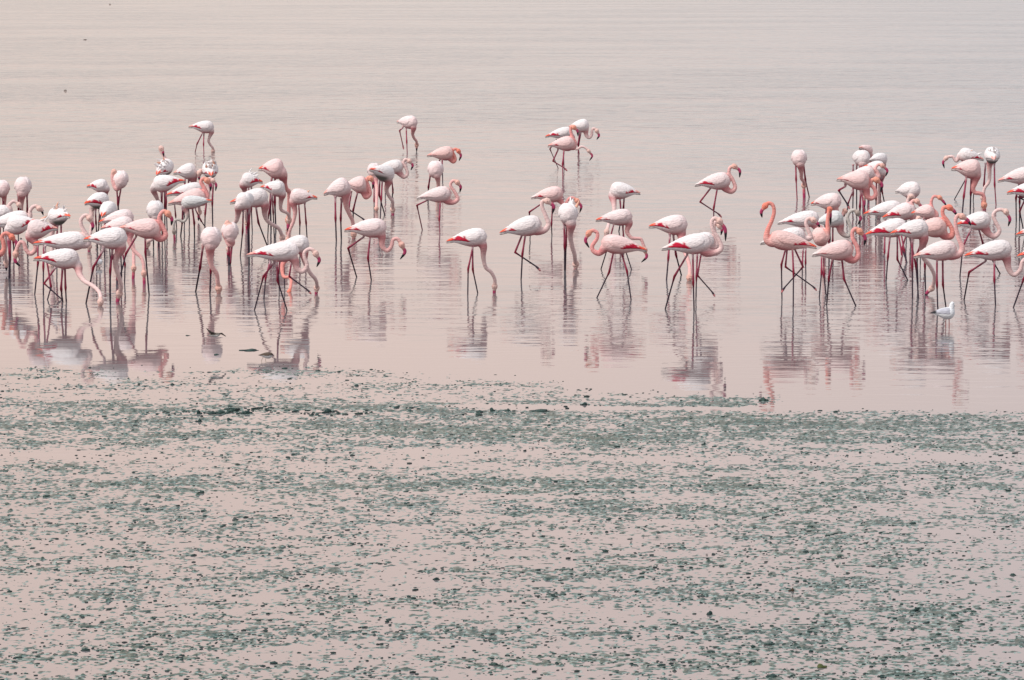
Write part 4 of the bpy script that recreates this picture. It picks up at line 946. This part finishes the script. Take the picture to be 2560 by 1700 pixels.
# ------------------------------------------------------------------ small birds
def small_bird(name, label, cat, base, body, h, col_top, col_bot, legcol, bill, head, legs, wings=None, wingcol=(0.3, 0.3, 0.32), tipcol=None, air=0):
    (tx, ty), (cxp, cyp) = body
    g0 = ground((tx + cxp) / 2, base); Y0 = g0[1]; O = np.array([g0[0], Y0, 0.0]); mp_ = m_per_px(Y0); H = h * mp_
    T3 = at_depth(tx, ty, Y0) - O; C3 = at_depth(cxp, cyp, Y0) - O
    a = C3 - T3; La = np.linalg.norm(a); a /= La; u = np.array([0, 0, 1.0]); u = u - a * a[2]; u /= np.linalg.norm(u); w = np.cross(a, u)
    ts = np.linspace(0, 1, 16); V = []; F = []; n = 16
    for i, t in enumerate(ts):
        c = T3 + a * La * t
        for k in range(n):
            th = 2 * math.pi * k / n
            r = np.interp(t, PT, TOP) * H if math.cos(th) > 0 else np.interp(t, PT, BOT) * H
            V.append(c + u * math.cos(th) * r + w * math.sin(th) * np.interp(t, PT, WID) * H)
    for i in range(15):
        for k in range(n):
            k2 = (k + 1) % n; F.append((i * n + k, (i + 1) * n + k, (i + 1) * n + k2, i * n + k2))
    F.append(tuple(range(n))); F.append(tuple(reversed(range(15 * n, 16 * n))))
    parts = [(V, F)]
    hc = at_depth(head[0], head[1], Y0) - O; hr = head[2] * mp_
    st = T3 + a * La * 0.85
    parts.append(tube([st, st * .5 + hc * .5, hc - u * hr * .3, hc + a * hr * .3, hc + a * hr * .9], [H * .3, (H * .25 + hr) * .5, hr, hr * .95, hr * .4], 12))
    Vj, Fj = join(parts)
    me = remesh(Vj, Fj, max(0.0025, H * 0.035), 3)
    co = np.empty(len(me.vertices) * 3, dtype=np.float32); me.vertices.foreach_get('co', co); co = co.reshape(-1, 3)
    vv = ((co - T3) @ u) / H
    k = sm(vv, -0.05, 0.1)[:, None]
    set_col(me, np.array(col_bot)[None] * (1 - k) + np.array(col_top)[None] * k)
    me.materials.append(M_PLUME)
    root = new_obj(name, None, loc=tuple(O)); root.empty_display_size = 0.05
    tag(root, label, cat)
    me.name = 'body'; new_obj('body', me, root)
    b3 = [at_depth(q[0], q[1], Y0) - O for q in bill]
    bv, bf = tube([b3[0], (b3[0] + b3[1]) / 2, b3[1]], [hr * .3, hr * .26, hr * .06], 6)
    new_obj('bill', mesh_np('bill', bv, bf, col=np.array([(0.03, 0.02, 0.02)] * len(bv)), mat=M_BILL), root)
    for s_ in (-1, 1):
        ev = ICO_V * hr * 0.16 + hc + a * hr * 0.35 + w * s_ * hr * 0.86
        new_obj('eye', mesh_np('eye', ev, [tuple(f) for f in ICO_F], mat=M_EYE), root)
    for i, lg in enumerate(legs):
        p3 = [at_depth(q[0], q[1], Y0 + (-1 if i % 2 else 1) * 0.15 * H) - O for q in lg]
        p3.append(p3[-1] + np.array([0, 0, -0.03]))
        lv, lf = tube([p3[0] + np.array([0, 0, .1 * H])] + p3, [H * .06] + [H * 0.035] * len(p3), 6)
        new_obj('leg', mesh_np('leg', lv, lf, col=np.array([legcol] * len(lv)), mat=M_BILL), root)
    if wings is None:
        for s_ in (-1, 1):
            WV = []; WC = []
            for i in range(12):
                f = i / 11; t = -0.05 + 0.85 * f; tq = max(t, 0)
                for kk in range(6):
                    gk = kk / 5; th = 0.2 + (1.75 - 0.2) * gk
                    edge = min(gk / .2, (1 - gk) / .2, f / .1, (1 - f) / .12, 1)
                    r = np.interp(tq, PT, TOP) * H if math.cos(th) > 0 else np.interp(tq, PT, BOT) * H
                    wd = np.interp(tq, PT, WID) * H
                    WV.append(T3 + a * La * t + u * math.cos(th) * r + w * math.sin(th) * wd * s_ + (u * math.cos(th) + w * s_ * math.sin(th)) * H * (-0.02 + 0.06 * math.sqrt(edge)))
                    WC.append(tipcol if (tipcol and f < 0.28) else wingcol)
            WF = [(i * 6 + k_, i * 6 + k_ + 1, (i + 1) * 6 + k_ + 1, (i + 1) * 6 + k_) for i in range(11) for k_ in range(5)]
            new_obj('wing', mesh_np('wing', WV, WF, col=np.array(WC), mat=M_WING), root)
    else:
        for (r0, r1, m0, m1, tp, dy) in wings:   # root front/back, middle front/back, tip, depth of the tip
            rows_ = [(r0, r1, 0.0), (((r0[0] + m0[0]) / 2, (r0[1] + m0[1]) / 2), ((r1[0] + m1[0]) / 2, (r1[1] + m1[1]) / 2), dy * .25), (m0, m1, dy * .55),
                     (((tp[0] * .6 + m0[0] * .4), (tp[1] * .6 + m0[1] * .4)), ((tp[0] * .6 + m1[0] * .4), (tp[1] * .6 + m1[1] * .4)), dy * .8), (tp, (tp[0] + .6, tp[1] + .5), dy)]
            WV = []
            for (p0, p1, d_) in rows_:
                for f in (0, .33, .66, 1):
                    q = (p0[0] * (1 - f) + p1[0] * f, p0[1] * (1 - f) + p1[1] * f)
                    WV.append(at_depth(q[0], q[1], Y0 + d_ + f * 0.03) - O + np.array([0, 0, 0.006 * math.sin(f * math.pi)]))
            nb = len(WV)
            WV += [v + np.array([0, 0.004, -0.005]) for v in WV]
            WF = []
            for i in range(4):
                for k_ in range(3):
                    q = (i * 4 + k_, i * 4 + k_ + 1, (i + 1) * 4 + k_ + 1, (i + 1) * 4 + k_)
                    WF.append(q); WF.append(tuple(nb + j for j in reversed(q)))
            for i in range(4):
                WF.append((i * 4, (i + 1) * 4, nb + (i + 1) * 4, nb + i * 4)); WF.append((i * 4 + 3, nb + i * 4 + 3, nb + (i + 1) * 4 + 3, (i + 1) * 4 + 3))
            WF.append((0, nb, nb + 1, 1)); WF.append((1, nb + 1, nb + 2, 2)); WF.append((2, nb + 2, nb + 3, 3))
            new_obj('wing', mesh_np('wing', WV, WF, col=np.array([wingcol] * len(WV)), mat=M_WING), root)
    return root
def q_(x0, y0, s, *c): return [(x0 + c[i] / s, y0 + c[i + 1] / s) for i in range(0, len(c), 2)]
G_ = lambda *c: q_(2320, 730, 13.07, *c)
W_ = lambda *c: q_(440, 800, 5.8075, *c)
hd_ = G_(785, 375)[0]
small_bird('gull', 'small white gull with dark bill and black wing tips standing in the water', 'gull', 819,
           G_(90, 690, 880, 700), 31, (0.80, 0.81, 0.83), (0.78, 0.79, 0.80), (0.30, 0.05, 0.05), G_(820, 430, 885, 465), (hd_[0], hd_[1], 6.2),
           [G_(585, 900, 580, 1000, 580, 1180), G_(690, 900, 690, 1000, 690, 1170)], wingcol=(0.50, 0.50, 0.56), tipcol=(0.03, 0.03, 0.035))
hd_ = (251.5, 651.5)
small_bird('gull', 'small white gull mostly hidden between the legs of the left flock', 'gull', 668,
           [(238, 656), (256, 654)], 13, (0.80, 0.81, 0.83), (0.78, 0.79, 0.80), (0.30, 0.05, 0.05), [(254, 652), (258, 654)], (hd_[0], hd_[1], 3.0),
           [[(247, 660), (247, 664), (247, 668)], [(250, 660), (250, 664), (250, 668)]], wingcol=(0.55, 0.55, 0.6))
hd_ = W_(1380, 490)[0]
small_bird('sandpiper', 'small brown backed wader standing on the smooth water in front of the flock', 'wader', 906,
           W_(1195, 512, 1400, 515), 16.5, (0.10, 0.075, 0.06), (0.62, 0.61, 0.60), (0.35, 0.28, 0.20), W_(1395, 500, 1425, 520), (hd_[0], hd_[1], 3.9),
           [W_(1262, 550, 1240, 585, 1245, 615), W_(1305, 550, 1300, 590, 1310, 625)], wingcol=(0.12, 0.09, 0.07))
hd_ = W_(625, 200)[0]
small_bird('sandpiper', 'small wader flying low over the water with one wing raised, left of centre', 'wader', 890,
           W_(440, 226, 640, 212), 11, (0.16, 0.14, 0.12), (0.55, 0.54, 0.52), (0.3, 0.25, 0.2), W_(640, 203, 668, 208), (hd_[0], hd_[1], 3.3), [],
           wings=[(W_(600, 195)[0], W_(540, 205)[0], W_(520, 170)[0], W_(490, 190)[0], W_(438, 118)[0], -0.10),
                  (W_(610, 195)[0], W_(560, 200)[0], W_(670, 185)[0], W_(650, 200)[0], W_(722, 235)[0], 0.12)], wingcol=(0.17, 0.15, 0.13), air=1)
print('flamingos', N_BIRDS, 'objects', len(bpy.data.objects), 'tris', sum(len(p.vertices)-2 for m in bpy.data.meshes for p in m.polygons))
